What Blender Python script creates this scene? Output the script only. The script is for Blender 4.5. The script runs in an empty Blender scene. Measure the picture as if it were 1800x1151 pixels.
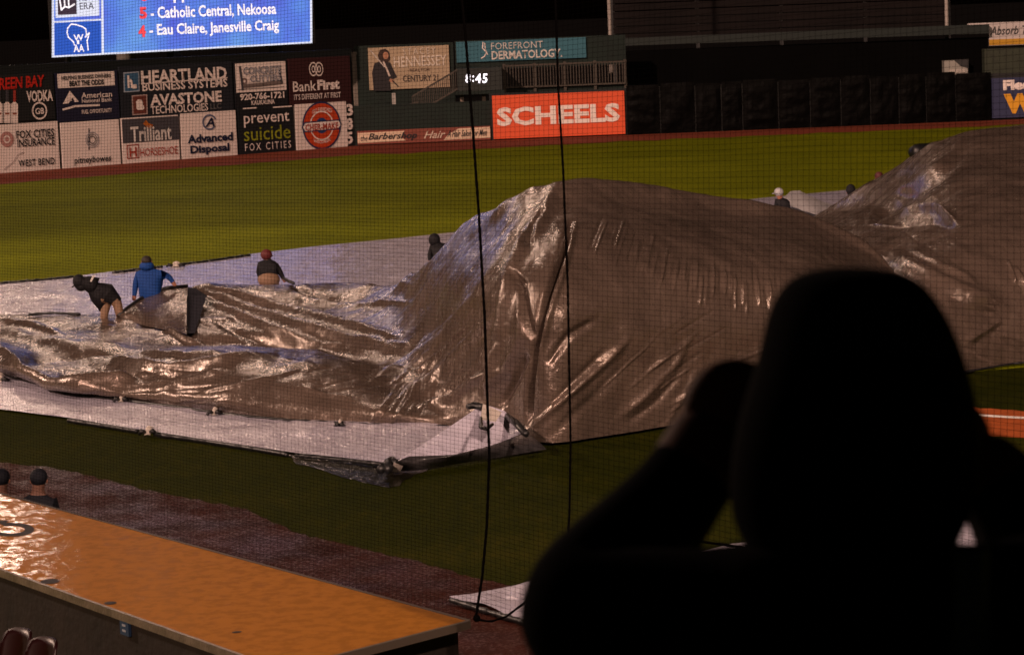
import bpy, bmesh, math, random
from mathutils import Vector, Matrix, noise as mn
import numpy as np
random.seed(7)
S = bpy.context.scene
COL = S.collection
# ------------------------------------------------------------------ camera
F = 4700.0; CX = 900.0; CY = 575.5; H = 6.0
PITCH = math.radians(6.74); ROLL = math.radians(2.2)
_R = Vector((1, 0, 0)); _U = Vector((0, math.sin(PITCH), math.cos(PITCH))); FWD = Vector((0, math.cos(PITCH), -math.sin(PITCH)))
RIGHT = math.cos(ROLL) * _R - math.sin(ROLL) * _U
UP = math.cos(ROLL) * _U + math.sin(ROLL) * _R
EYE = Vector((0, 0, H))
cam_data = bpy.data.cameras.new('camera'); cam = bpy.data.objects.new('camera', cam_data); COL.objects.link(cam)
cam.matrix_world = Matrix(((RIGHT.x, UP.x, -FWD.x, 0), (RIGHT.y, UP.y, -FWD.y, 0), (RIGHT.z, UP.z, -FWD.z, H), (0, 0, 0, 1)))
cam_data.sensor_width = 36; cam_data.lens = 36 * F / 1800.0
cam_data.clip_start = .1; cam_data.clip_end = 2000
cam_data.dof.use_dof = True; cam_data.dof.focus_distance = 38; cam_data.dof.aperture_fstop = 6.3
S.camera = cam
# ------------------------------------------------------------------ world and light
w = bpy.data.worlds.new('World'); S.world = w; w.use_nodes = True
nt = w.node_tree; nt.nodes.clear()
sky = nt.nodes.new('ShaderNodeTexSky'); sky.sky_type = 'NISHITA'; sky.sun_disc = False
sky.sun_elevation = math.radians(1); sky.sun_rotation = math.radians(240)
bg = nt.nodes.new('ShaderNodeBackground'); bg.inputs[1].default_value = .0016
out = nt.nodes.new('ShaderNodeOutputWorld')
nt.links.new(sky.outputs[0], bg.inputs[0]); nt.links.new(bg.outputs[0], out.inputs[0])
def lamp_aim(o, d):
    o.rotation_euler = Vector(d).normalized().to_track_quat('-Z', 'Y').to_euler()
sd = bpy.data.lights.new('floodlight_key', 'SUN'); sd.energy = 3.1; sd.angle = math.radians(1.2); sd.color = (1, .63, .49)
sun = bpy.data.objects.new('floodlight_key', sd); COL.objects.link(sun); lamp_aim(sun, (.45, .80, -.45))
TOWERS = [((-19, 136, 46), 1.8e4, (-3, 42, 0)), ((-29.8, 148, 26), 4.5e3, (-6, 32, 0)), ((22, -15, 38), 1.45e5, (2, 40, 0)), ((-58, 66, 30), 9.0e4, (2, 42, 0))]
S.view_settings.view_transform = 'Standard'; S.view_settings.look = 'None'
S.view_settings.exposure = 0; S.view_settings.gamma = 1
S.cycles.use_denoising = True
S.cycles.max_bounces = 5; S.cycles.sample_clamp_indirect = 3
# ------------------------------------------------------------------ projection helpers
def ray(px, py):
    return FWD * F + RIGHT * (px - CX) + UP * (CY - py)
def G(px, py, z=0.0):
    d = ray(px, py); t = (z - H) / d.z
    return EYE + d * t
def D(px, py, y):
    d = ray(px, py); return EYE + d * (y / d.y)
def yhz(px):
    return 20.4 - .0384 * (px - 900)
class Plane:
    def __init__(s, A, B, back=0.0):
        s.u = Vector((B.x - A.x, B.y - A.y, 0)).normalized()
        s.n = Vector((s.u.y, -s.u.x, 0))          # towards the camera
        s.o = Vector((A.x, A.y, 0)) - s.n * back
    def hit(s, px, py):
        d = ray(px, py); t = (s.o - EYE).dot(s.n) / d.dot(s.n); P = EYE + d * t
        return (P - s.o).dot(s.u), P.z
    def P(s, a, z, n=0.0):
        return s.o + s.u * a + s.n * n + Vector((0, 0, z))
    def rect(s, x0, y0, x1, y1):
        xm, ym = (x0 + x1) / 2, (y0 + y1) / 2
        return s.hit(x0, ym)[0], s.hit(x1, ym)[0], s.hit(xm, y1)[1], s.hit(xm, y0)[1]
# ------------------------------------------------------------------ materials
MATS = {}
def mat(name, col, rough=.6, spec=.5, metal=0, var=.0, vscale=3, bump=0, bscale=20, coat=0, emis=None, estr=0, stretch=(1, 1, 1), col2=None, sheen=0, detail=4, coord='Object'):
    if name in MATS: return MATS[name]
    m = bpy.data.materials.new(name); m.use_nodes = True; n = m.node_tree.nodes; L = m.node_tree.links
    b = n['Principled BSDF']; b.inputs['Base Color'].default_value = (*col, 1)
    b.inputs['Roughness'].default_value = rough; b.inputs['Metallic'].default_value = metal
    b.inputs['Specular IOR Level'].default_value = spec; b.inputs['Coat Weight'].default_value = coat; b.inputs['Coat Roughness'].default_value = .12
    if sheen: b.inputs['Sheen Weight'].default_value = sheen
    if var or bump or col2:
        tc = n.new('ShaderNodeTexCoord'); mp = n.new('ShaderNodeMapping'); mp.inputs['Scale'].default_value = stretch
        L.new(tc.outputs[coord], mp.inputs[0])
    if var or col2:
        nz = n.new('ShaderNodeTexNoise'); nz.inputs['Scale'].default_value = vscale; nz.inputs['Detail'].default_value = 5; nz.inputs['Roughness'].default_value = .65
        L.new(mp.outputs[0], nz.inputs[0])
        cr = n.new('ShaderNodeValToRGB'); cr.color_ramp.elements[0].position = .32; cr.color_ramp.elements[1].position = .68
        c2 = col2 if col2 else tuple(c * (1 + var) for c in col)
        c1 = col if col2 else tuple(c * (1 - var) for c in col)
        cr.color_ramp.elements[0].color = (*c1, 1); cr.color_ramp.elements[1].color = (*c2, 1)
        L.new(nz.outputs[0], cr.inputs[0]); L.new(cr.outputs[0], b.inputs['Base Color'])
    if bump:
        nb = n.new('ShaderNodeTexNoise'); nb.inputs['Scale'].default_value = bscale; nb.inputs['Detail'].default_value = detail
        L.new(mp.outputs[0], nb.inputs[0])
        bp = n.new('ShaderNodeBump'); bp.inputs['Strength'].default_value = 1; bp.inputs['Distance'].default_value = bump
        L.new(nb.outputs[0], bp.inputs['Height']); L.new(bp.outputs[0], b.inputs['Normal'])
    if emis:
        b.inputs['Emission Color'].default_value = (*emis, 1); b.inputs['Emission Strength'].default_value = estr
    MATS[name] = m
    return m
def grass_mat(name, a, b_, c):
    m = bpy.data.materials.new(name); m.use_nodes = True; n = m.node_tree.nodes; L = m.node_tree.links; b = n['Principled BSDF']
    tc = n.new('ShaderNodeTexCoord')
    def nz(scale, st=(1, 1, 1), det=4):
        mp = n.new('ShaderNodeMapping'); mp.inputs['Scale'].default_value = st; L.new(tc.outputs['Object'], mp.inputs[0])
        t = n.new('ShaderNodeTexNoise'); t.inputs['Scale'].default_value = scale; t.inputs['Detail'].default_value = det; t.inputs['Roughness'].default_value = .7
        L.new(mp.outputs[0], t.inputs[0]); return t.outputs[0]
    big, fine = nz(.16, det=3), nz(6, (1, .35, 1), 6)
    mx = n.new('ShaderNodeMath'); mx.operation = 'MULTIPLY_ADD'; mx.inputs[1].default_value = .6; L.new(big, mx.inputs[0])
    m2 = n.new('ShaderNodeMath'); m2.operation = 'MULTIPLY'; m2.inputs[1].default_value = .5; L.new(fine, m2.inputs[0]); L.new(m2.outputs[0], mx.inputs[2])
    cr = n.new('ShaderNodeValToRGB'); e = cr.color_ramp.elements; e[0].position = .40; e[0].color = (*a, 1); e[1].position = .70; e[1].color = (*c, 1)
    k = e.new(.55); k.color = (*b_, 1)
    L.new(mx.outputs[0], cr.inputs[0]); L.new(cr.outputs[0], b.inputs['Base Color'])
    b.inputs['Roughness'].default_value = .75; b.inputs['Specular IOR Level'].default_value = .02
    bp = n.new('ShaderNodeBump'); bp.inputs['Distance'].default_value = .03; L.new(nz(14, (1, 1, 1), 3), bp.inputs['Height']); L.new(bp.outputs[0], b.inputs['Normal'])
    return m
def tarp_mat(name, c0, c1, rough, coat, crinkle, streak, spec=.5, metal=0):
    """wet woven plastic sheet: blotchy colour, crinkle relief, long drag wrinkles"""
    m = bpy.data.materials.new(name); m.use_nodes = True; n = m.node_tree.nodes; L = m.node_tree.links; b = n['Principled BSDF']
    tc = n.new('ShaderNodeTexCoord')
    def tex(scale, st=(1, 1, 1), det=4, rgh=.6, rot=0, dist=0):
        mp = n.new('ShaderNodeMapping'); mp.inputs['Scale'].default_value = st; mp.inputs['Rotation'].default_value = (0, 0, rot); L.new(tc.outputs['Object'], mp.inputs[0])
        t = n.new('ShaderNodeTexNoise'); t.inputs['Scale'].default_value = scale; t.inputs['Detail'].default_value = det; t.inputs['Roughness'].default_value = rgh; t.inputs['Distortion'].default_value = dist
        L.new(mp.outputs[0], t.inputs[0]); return t.outputs[0]
    cr = n.new('ShaderNodeValToRGB'); cr.color_ramp.elements[0].position = .3; cr.color_ramp.elements[1].position = .7
    cr.color_ramp.elements[0].color = (*c0, 1); cr.color_ramp.elements[1].color = (*c1, 1)
    L.new(tex(.9, det=6, rgh=.7, dist=.6), cr.inputs[0]); L.new(cr.outputs[0], b.inputs['Base Color'])
    b.inputs['Metallic'].default_value = metal; b.inputs['Specular IOR Level'].default_value = spec
    b.inputs['Coat Weight'].default_value = coat; b.inputs['Coat Roughness'].default_value = .14
    rr = n.new('ShaderNodeMapRange'); rr.inputs[1].default_value = .35; rr.inputs[2].default_value = .7; rr.inputs[3].default_value = rough - .06; rr.inputs[4].default_value = rough + .13
    L.new(tex(1.7, det=5, rgh=.7), rr.inputs[0]); L.new(rr.outputs[0], b.inputs['Roughness'])
    # relief: ridged crinkle + fine crumple + long streaks
    r1 = tex(8, det=5, rgh=.6, dist=1.0)
    ab = n.new('ShaderNodeMath'); ab.operation = 'SUBTRACT'; ab.inputs[1].default_value = .5; L.new(r1, ab.inputs[0])
    a2 = n.new('ShaderNodeMath'); a2.operation = 'ABSOLUTE'; L.new(ab.outputs[0], a2.inputs[0])
    b1 = n.new('ShaderNodeBump'); b1.inputs['Distance'].default_value = crinkle * 1.3; b1.invert = True; L.new(a2.outputs[0], b1.inputs['Height'])
    b2 = n.new('ShaderNodeBump'); b2.inputs['Distance'].default_value = crinkle * .33; L.new(tex(26, det=3), b2.inputs['Height']); L.new(b1.outputs[0], b2.inputs['Normal'])
    b3 = n.new('ShaderNodeBump'); b3.inputs['Distance'].default_value = streak; L.new(tex(1.2, (1, .22, 1), 4, .6, .5, .5), b3.inputs['Height']); L.new(b2.outputs[0], b3.inputs['Normal'])
    L.new(b3.outputs[0], b.inputs['Normal']); L.new(b3.outputs[0], b.inputs['Coat Normal'])
    MATS[name] = m
    return m
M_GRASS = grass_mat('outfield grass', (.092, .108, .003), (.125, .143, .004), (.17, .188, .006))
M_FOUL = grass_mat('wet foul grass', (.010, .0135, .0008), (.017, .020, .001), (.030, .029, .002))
M_TRACK = mat('red warning track', (.17, .035, .015), .8, .2, var=.25, vscale=2.5, bump=.01, bscale=12)
M_CLAY = mat('orange clay', (.30, .065, .012), .8, .2, var=.2, vscale=4, bump=.01, bscale=15)
M_WHITE = tarp_mat('wet white vinyl', (.36, .345, .43), (.48, .455, .55), .27, .40, .008, .06)
M_SILVER = tarp_mat('wet silver vinyl', (.086, .063, .051), (.158, .116, .093), .25, .20, .0095, .030, spec=.5, metal=.40)
M_NAVY = mat('navy underside shade', (.010, .010, .016), .8, .1)
M_BLACK = mat('black rubber', (.008, .008, .009), .45)
M_TWINE = mat('black twine', (.0018, .0015, .0015), .9, .0)
M_DGREEN = mat('dark green paint', (.003, .010, .007), .7, .3, var=.3, vscale=1)
M_WALLBK = mat('black padding', (.009, .009, .008), .5, .3, var=.4, vscale=.8, bump=.08, bscale=1.2)
M_STEEL = mat('galvanised steel', (.30, .28, .25), .5, .5)
# ------------------------------------------------------------------ mesh helpers
class MB:
    def __init__(s): s.v = []; s.f = []; s.m = []
    def quad(s, a, b, c, d, m=0):
        i = len(s.v); s.v += [tuple(a), tuple(b), tuple(c), tuple(d)]; s.f.append((i, i + 1, i + 2, i + 3)); s.m.append(m)
    def box8(s, p, m=0):      # p: 8 corners, bottom 4 ccw then top 4
        i = len(s.v); s.v += [tuple(q) for q in p]
        for f in ((0, 3, 2, 1), (4, 5, 6, 7), (0, 1, 5, 4), (1, 2, 6, 5), (2, 3, 7, 6), (3, 0, 4, 7)): s.f.append(tuple(i + k for k in f)); s.m.append(m)
    def box(s, x0, x1, y0, y1, z0, z1, m=0):
        s.box8([(x0, y0, z0), (x1, y0, z0), (x1, y1, z0), (x0, y1, z0), (x0, y0, z1), (x1, y0, z1), (x1, y1, z1), (x0, y1, z1)], m)
    def pbox(s, pl, a0, a1, z0, z1, n0, n1, m=0):
        P = pl.P
        s.box8([P(a0, z0, n1), P(a1, z0, n1), P(a1, z0, n0), P(a0, z0, n0), P(a0, z1, n1), P(a1, z1, n1), P(a1, z1, n0), P(a0, z1, n0)], m)
    def tube(s, pts, r, k=6, m=0, cap=True):
        pts = [Vector(p) for p in pts]; i0 = len(s.v); n = len(pts)
        for j, p in enumerate(pts):
            t = (pts[min(j + 1, n - 1)] - pts[max(j - 1, 0)]).normalized()
            a = Vector((0, 0, 1)) if abs(t.z) < .9 else Vector((1, 0, 0))
            x = t.cross(a).normalized(); y = t.cross(x)
            rr = r[j] if isinstance(r, (list, tuple)) else r
            for q in range(k):
                g = 2 * math.pi * q / k; s.v.append(tuple(p + x * math.cos(g) * rr + y * math.sin(g) * rr))
        for j in range(n - 1):
            for q in range(k):
                a = i0 + j * k + q; b = i0 + j * k + (q + 1) % k; s.f.append((a, b, b + k, a + k)); s.m.append(m)
        if cap:
            s.f.append(tuple(i0 + q for q in range(k))[::-1]); s.m.append(m)
            s.f.append(tuple(i0 + (n - 1) * k + q for q in range(k))); s.m.append(m)
    def ell(s, c, r, seg=12, rings=8, m=0, axes=None):
        c = Vector(c); i0 = len(s.v); ax = axes or (Vector((1, 0, 0)), Vector((0, 1, 0)), Vector((0, 0, 1)))
        for i in range(rings + 1):
            th = math.pi * i / rings
            for j in range(seg):
                ph = 2 * math.pi * j / seg
                s.v.append(tuple(c + ax[0] * r[0] * math.sin(th) * math.cos(ph) + ax[1] * r[1] * math.sin(th) * math.sin(ph) + ax[2] * r[2] * math.cos(th)))
        for i in range(rings):
            for j in range(seg):
                a = i0 + i * seg + j; b = i0 + i * seg + (j + 1) % seg; s.f.append((a, a + seg, b + seg, b)); s.m.append(m)
    def build(s, name, mats, parent=None, smooth=False):
        me = bpy.data.meshes.new(name); me.from_pydata(s.v, [], s.f)
        if not isinstance(mats, (list, tuple)): mats = [mats]
        for m in mats: me.materials.append(m)
        if len(mats) > 1: me.polygons.foreach_set('material_index', s.m)
        if smooth: me.polygons.foreach_set('use_smooth', [True] * len(s.f))
        me.update()
        return link(name, me, parent)
def link(name, me, parent=None):
    o = bpy.data.objects.new(name, me); COL.objects.link(o)
    if parent:
        o.parent = parent; o.matrix_parent_inverse = Matrix.Translation(-parent.location)
    return o
def tag(o, label=None, cat=None, group=None, kind=None):
    if label: o['label'] = label
    if cat: o['category'] = cat
    if group: o['group'] = group
    if kind: o['kind'] = kind
    return o
def thing(name, label, cat, loc, group=None):
    o = bpy.data.objects.new(name, None); COL.objects.link(o); o.location = loc; o.empty_display_size = .2
    return tag(o, label, cat, group)
def interp(pts, n):
    """resample a polyline of tuples to n points, evenly along the first coordinate sum"""
    P = np.array(pts, float); d = np.r_[0, np.cumsum(np.linalg.norm(np.diff(P, axis=0), axis=1))]
    t = np.linspace(0, d[-1], n); return np.stack([np.interp(t, d, P[:, k]) for k in range(P.shape[1])], 1)
def fnoise(x, y, z, sc, oct=3):
    return mn.fractal(Vector((x * sc, y * sc, z * sc)), .7, 2.0, oct)
def grid_obj(name, V, mats, parent=None, closed=False):
    nu, nv = V.shape[:2]
    idx = np.arange(nu * nv).reshape(nu, nv)
    f = np.stack([idx[:-1, :-1], idx[1:, :-1], idx[1:, 1:], idx[:-1, 1:]], -1).reshape(-1, 4)
    me = bpy.data.meshes.new(name); me.vertices.add(nu * nv); me.vertices.foreach_set('co', V.reshape(-1).astype(np.float32))
    me.loops.add(f.size); me.loops.foreach_set('vertex_index', f.reshape(-1).astype(np.int32))
    me.polygons.add(len(f)); me.polygons.foreach_set('loop_start', np.arange(0, f.size, 4, dtype=np.int32)); me.polygons.foreach_set('loop_total', np.full(len(f), 4, np.int32))
    me.polygons.foreach_set('use_smooth', [True] * len(f))
    me.update(calc_edges=True); me.validate()
    me.materials.append(mats)
    return link(name, me, parent)
# ------------------------------------------------------------------ ground
def sheet(name, far, near, z, m, nu=120, nv=10, wob=0, parent=None, zf=None):
    A = interp(far, nu); B = interp(near, nu); V = np.zeros((nu, nv, 3))
    for i in range(nu):
        for j in range(nv):
            t = j / (nv - 1); px = A[i, 0] * (1 - t) + B[i, 0] * t; py = A[i, 1] * (1 - t) + B[i, 1] * t
            if wob and (j in (0, nv - 1)): py += wob * fnoise(px * .05, py * .02, 3, 1.0, 5)
            p = G(px, py, z); zz = zf(p.x, p.y, t, px) if zf else 0
            V[i, j] = (p.x, p.y, z + zz)
    return grid_obj(name, V, m, parent)
mb = MB(); mb.quad((-900, -60, -.02), (900, -60, -.02), (900, 1500, -.02), (-900, 1500, -.02)); g = mb.build('ground', mat('dark asphalt', (.006, .006, .006), .95, .05)); tag(g, kind='structure')
mb = MB(); mb.quad((-120, -60, 0), (120, -60, 0), (120, 131, 0), (-120, 131, 0)); g = mb.build('outfield_grass', M_GRASS); tag(g, kind='structure')
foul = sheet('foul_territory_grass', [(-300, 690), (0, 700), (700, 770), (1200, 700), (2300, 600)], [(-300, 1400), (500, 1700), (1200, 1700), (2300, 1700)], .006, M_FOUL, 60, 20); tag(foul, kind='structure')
tr = sheet('warning_track', [(-300, 325), (0, 302), (620, 254), (1100, 235), (1800, 207), (2200, 190)], [(-300, 350), (0, 324), (300, 298), (620, 273), (850, 262), (1100, 249), (1800, 219), (2200, 200)], .008, M_TRACK, 80, 4, 2); tag(tr, kind='structure')
def dirt_m(name):
    m = bpy.data.materials.new(name); m.use_nodes = True; n = m.node_tree.nodes; L = m.node_tree.links; b = n['Principled BSDF']
    tc = n.new('ShaderNodeTexCoord')
    def tex(s, d, st=(1, 1, 1)):
        mp = n.new('ShaderNodeMapping'); mp.inputs['Scale'].default_value = st; L.new(tc.outputs['Object'], mp.inputs[0])
        t = n.new('ShaderNodeTexNoise'); t.inputs['Scale'].default_value = s; t.inputs['Detail'].default_value = d; L.new(mp.outputs[0], t.inputs[0]); return t.outputs[0]
    cr = n.new('ShaderNodeValToRGB'); cr.color_ramp.elements[0].position = .35; cr.color_ramp.elements[1].position = .65
    cr.color_ramp.elements[0].color = (.022, .007, .005, 1); cr.color_ramp.elements[1].color = (.040, .013, .009, 1)
    L.new(tex(1.5, 6), cr.inputs[0]); L.new(cr.outputs[0], b.inputs['Base Color'])
    rr = n.new('ShaderNodeMapRange'); rr.inputs[1].default_value = .4; rr.inputs[2].default_value = .62; rr.inputs[3].default_value = .28; rr.inputs[4].default_value = .6
    L.new(tex(1.2, 3), rr.inputs[0]); L.new(rr.outputs[0], b.inputs['Roughness'])
    bp = n.new('ShaderNodeBump'); bp.inputs['Distance'].default_value = .016; L.new(tex(36, 4), bp.inputs['Height'])
    L.new(bp.outputs[0], b.inputs['Normal']); sr = n.new('ShaderNodeMapRange'); sr.inputs[1].default_value = .52; sr.inputs[2].default_value = .62; sr.inputs[3].default_value = .01; sr.inputs[4].default_value = .13
    L.new(tex(24, 5, (1, .7, 1)), sr.inputs[0]); L.new(sr.outputs[0], b.inputs['Specular IOR Level'])
    return m
M_DIRT = dirt_m('soaked dugout track')
dt = sheet('dugout_track', [(-300, 770), (0, 812), (120, 826), (260, 862), (430, 893), (520, 935), (620, 960), (740, 988), (830, 1014), (905, 1031), (1000, 1045), (1250, 1100), (1500, 1150)],
           [(-300, 960), (0, 1100), (430, 1300), (900, 1500), (1500, 1500)], .012, M_DIRT, 500, 8, 3); tag(dt, kind='structure')
cl = sheet('base_path', [(1650, 711), (1720, 716), (1800, 722), (2000, 735)], [(1650, 762), (1720, 766), (1800, 769), (2000, 778)], .012, M_CLAY, 20, 4, 2); tag(cl, kind='structure')
M_CHALK = mat('white chalk', (.75, .7, .66), .8)
fl = sheet('foul_line', [(1660, 724), (2000, 744)], [(1660, 727.5), (2000, 748)], .018, M_CHALK, 6, 3); tag(fl, kind='structure')
# standing water on the grass at the sheet's corner
def puddle_m():
    m = bpy.data.materials.new('standing water'); m.use_nodes = True; n = m.node_tree.nodes; L = m.node_tree.links; b = n['Principled BSDF']
    b.inputs['Base Color'].default_value = (.008, .008, .004, 1); b.inputs['Roughness'].default_value = .2; b.inputs['Specular IOR Level'].default_value = .3
    tc = n.new('ShaderNodeTexCoord'); t = n.new('ShaderNodeTexNoise'); t.inputs['Scale'].default_value = 9; t.inputs['Detail'].default_value = 7; L.new(tc.outputs['Object'], t.inputs[0])
    bp = n.new('ShaderNodeBump'); bp.inputs['Distance'].default_value = .02; L.new(t.outputs[0], bp.inputs['Height']); L.new(bp.outputs[0], b.inputs['Normal'])
    return m
def blob(name, pts, z, m):
    mb = MB(); n = 90; P = interp(pts + [pts[0]], n)[:-1]; c = P.mean(0); vs = []
    for k in range(n - 1):
        q = 3.5 * fnoise(P[k, 0] * .06, P[k, 1] * .12, 0, 1, 3); vs.append(G(P[k, 0] + q * 2, P[k, 1] + q, z))
    mb.v = [tuple(G(c[0], c[1], z))] + [tuple(v) for v in vs]
    for k in range(n - 1): mb.f.append((0, 1 + k, 1 + (k + 1) % (n - 1))); mb.m.append(0)
    return mb.build(name, m)
pd = blob('puddle', [(505, 796), (560, 800), (640, 815), (700, 820), (760, 822), (720, 838), (690, 858), (650, 850), (600, 838), (560, 824), (520, 815)], .014, puddle_m()); tag(pd, kind='structure')
# ------------------------------------------------------------------ outfield wall
PL = Plane(G(0, 305), G(620, 257)); PM = Plane(G(620, 257), G(1100, 238)); PR = Plane(G(1100, 238), G(1800, 210))
def panel(name, pl, x0, y0, x1, y1, col, label=None, cat='sign', n=.12, group=None, var=.06, m=None, em=None, es=0, parent=None, rough=.5):
    a0, a1, z0, z1 = pl.rect(x0, y0, x1, y1)
    mm = m or mat(name + ' print %.2f %.2f %.2f %d' % (*col, x0), col, rough, .4, var=var, vscale=.7, emis=em, estr=es)
    if parent is None:
        t = thing(name, label, cat, pl.P((a0 + a1) / 2, z0, n / 2), group)
    else: t = parent
    mb = MB(); mb.pbox(pl, a0, a1, z0, z1, 0, n); b = mb.build('board', mm, t)
    t2 = dict(t=t, pl=pl, n=n, b=b)
    return t2
def PP(P, x0, y0, x1, y1, col, name='print_block', dn=.012, em=None, es=0):
    """a printed block on a panel"""
    a0, a1, z0, z1 = P['pl'].rect(x0, y0, x1, y1)
    mb = MB(); mb.pbox(P['pl'], a0, a1, z0, z1, P['n'] + .001, P['n'] + dn)
    return mb.build(name, ink(col, em, es), P.get('b', P['t']))
def ink(col, em=None, es=0):
    k = 'ink %.2f %.2f %.2f %.1f' % (*col, es)
    return mat(k, col, .55, .3, emis=em, estr=es)
def textmesh(s, bold=0.0, shear=0.0, sp=1.0):
    c = bpy.data.curves.new('lettering', 'FONT'); c.body = s; c.size = 1; c.offset = bold; c.shear = shear; c.space_character = sp; c.resolution_u = 2
    c.extrude = 0
    o = bpy.data.objects.new('lettering', c); COL.objects.link(o)
    dg = bpy.context.evaluated_depsgraph_get(); me = bpy.data.meshes.new_from_object(o.evaluated_get(dg))
    bpy.data.objects.remove(o); bpy.data.curves.remove(c)
    return me
def T(P, s, x0, y0, x1, y1, col, bold=.02, shear=0.0, sp=1.0, name='lettering', em=None, es=0, dn=.03, arc=0, tilt=0):
    me = textmesh(s, bold, shear, sp); n = len(me.vertices)
    co = np.zeros(n * 3); me.vertices.foreach_get('co', co); co = co.reshape(n, 3)
    mi, ma = co[:, :2].min(0), co[:, :2].max(0); q = (co[:, :2] - mi) / (ma - mi)
    pl = P['pl']; a0, a1, z0, z1 = pl.rect(x0, y0, x1, y1)
    hl, hr = z1 - z0, z1 - z0
    X = np.zeros((n, 3))
    for i in range(n):
        zz = z0 + q[i, 1] * (z1 - z0) + arc * (1 - (2 * q[i, 0] - 1) ** 2) * (z1 - z0) + tilt * (q[i, 0] - .5) * (z1 - z0)
        X[i] = pl.P(a0 + q[i, 0] * (a1 - a0), zz, P['n'] + dn)
    me.vertices.foreach_set('co', X.reshape(-1)); me.materials.clear(); me.materials.append(ink(col, em, es)); me.update(); me.name = name
    return link(name, me, P['t'])
def RING(P, cx, cy, r0, r1, col, name='print_ring', a0=0, a1=360, sx=1.0, dn=.02, em=None, es=0):
    pl = P['pl']; c = pl.hit(cx, cy); k = abs(pl.hit(cx + 10, cy)[0] - c[0]) / 10; n = 28; mb = MB()
    for i in range(n):
        g0 = math.radians(a0 + (a1 - a0) * i / n); g1 = math.radians(a0 + (a1 - a0) * (i + 1) / n)
        q = [pl.P(c[0] + math.cos(g) * r * k * sx, c[1] + math.sin(g) * r * k, P['n'] + dn) for g, r in ((g0, r0), (g0, r1), (g1, r1), (g1, r0))]
        mb.quad(*q)
    return mb.build(name, ink(col, em, es), P.get('b', P['t']))
def POLY(P, pts, col, name='print_shape', dn=.02, em=None, es=0):
    mb = MB(); pl = P['pl']
    for (x, y) in pts:
        a, z = pl.hit(x, y); mb.v.append(tuple(pl.P(a, z, P['n'] + dn)))
    mb.f.append(tuple(range(len(pts)))); mb.m.append(0)
    return mb.build(name, ink(col, em, es), P.get('b', P['t']))
def LINE(P, pts, wpx, col, name='print_line', dn=.022, em=None, es=0):
    pl = P['pl']; mb = MB(); Q = [pl.hit(x, y) for x, y in pts]; k = abs(pl.hit(pts[0][0] + 10, pts[0][1])[0] - Q[0][0]) / 10 * wpx / 2
    for (a, b) in zip(Q[:-1], Q[1:]):
        d = Vector((b[0] - a[0], b[1] - a[1])).normalized(); nn = Vector((-d.y, d.x)) * k; e = d * k * .5
        mb.quad(*[pl.P(x, z, P['n'] + dn) for x, z in ((a[0] - e.x + nn.x, a[1] - e.y + nn.y), (a[0] - e.x - nn.x, a[1] - e.y - nn.y), (b[0] + e.x - nn.x, b[1] + e.y - nn.y), (b[0] + e.x + nn.x, b[1] + e.y + nn.y))])
    return mb.build(name, ink(col, em, es), P.get('b', P['t']))
WP = (.74, .66, .62); INK = (.012, .012, .016); NV = (.010, .015, .045); RD = (.35, .05, .03)
# wall structure behind the boards
def wallseg(name, pl, xa, xb, ytop, m, label, n0=-.3, n1=-.003, ybot=None):
    a0 = pl.hit(xa, 250)[0]; a1 = pl.hit(xb, 250)[0]; z1 = pl.hit((xa + xb) / 2, ytop)[1]; mb = MB(); z0 = -.1 if ybot is None else pl.hit((xa + xb) / 2, ybot)[1]
    mb.pbox(pl, a0, a1, z0, z1, n0, n1); o = mb.build(name, m)
    return tag(o, label, 'wall')
M_FRAME = mat('dark frame paint', (.006, .009, .010), .6, .3)
wallseg('outfield_wall', PL, -300, 625, 108, M_FRAME, 'two tier dark outfield wall carrying the left field advertising boards')
wallseg('outfield_fence', PM, 622, 864, 182, M_DGREEN, 'low dark green outfield fence above the barber strip', ybot=None)
# left field boards, upper tier
p = panel('advertising_board', PL, -90, 132, 93, 215, (.012, .014, .016), 'black vodka board with three white bottles, leftmost of the upper tier', n=.1)
T(p, 'GREEN BAY', -18, 135, 76, 156, (.45, .02, .012), .03, .1, tilt=.1)
T(p, 'VODKA', 44, 159, 90, 179, WP, .03)
for k, x in enumerate((-8, 11, 24)):
    x = (-4, 10, 23, 37)[k]
    LINE(p, [(x, 186), (x, 213)], 12, WP, 'bottle_print'); POLY(p, [(x - 6, 187), (x - 2, 178), (x + 2, 178), (x + 6, 187)], WP, 'bottle_print')
    LINE(p, [(x, 160), (x, 178)], 5, (.3, .04, .03) if k == 2 else (.05, .05, .06), 'bottle_print')
    LINE(p, [(x - 3, 200), (x + 3, 200)], 3, (.25, .08, .05), 'bottle_print', .026)
RING(p, 67, 195, 11, 13.5, WP); T(p, 'GB', 59, 190, 75, 201, WP, .02)
p = panel('advertising_board', PL, 97, 126, 206, 212, (.012, .014, .035), 'navy bank board with white slogan strip reading BEAT THE ODDS', n=.1)
PP(p, 99, 128, 199, 153, WP); T(p, 'HELPING BUSINESS OWNERS', 105, 132, 192, 139, INK, .03); T(p, 'BEAT THE ODDS', 119, 141, 180, 151, INK, .04)
POLY(p, [(108, 183), (120, 160), (136, 179), (129, 180), (125, 172), (118, 182)], WP); POLY(p, [(118, 178), (121, 172), (124, 178)], WP)
T(p, 'American', 140, 162, 194, 172, WP, .01); T(p, 'National Bank', 141, 173, 194, 180, WP, .01); LINE(p, [(108, 193), (130, 187), (172, 185)], 3, WP); T(p, 'FUEL OPPORTUNITY', 141, 192, 194, 199, WP, .01)
p = panel('advertising_board', PL, 209, 113, 407, 206, (.014, .018, .025), 'wide dark board lettered HEARTLAND above AVASTONE, longest of the upper tier', n=.1)
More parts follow.
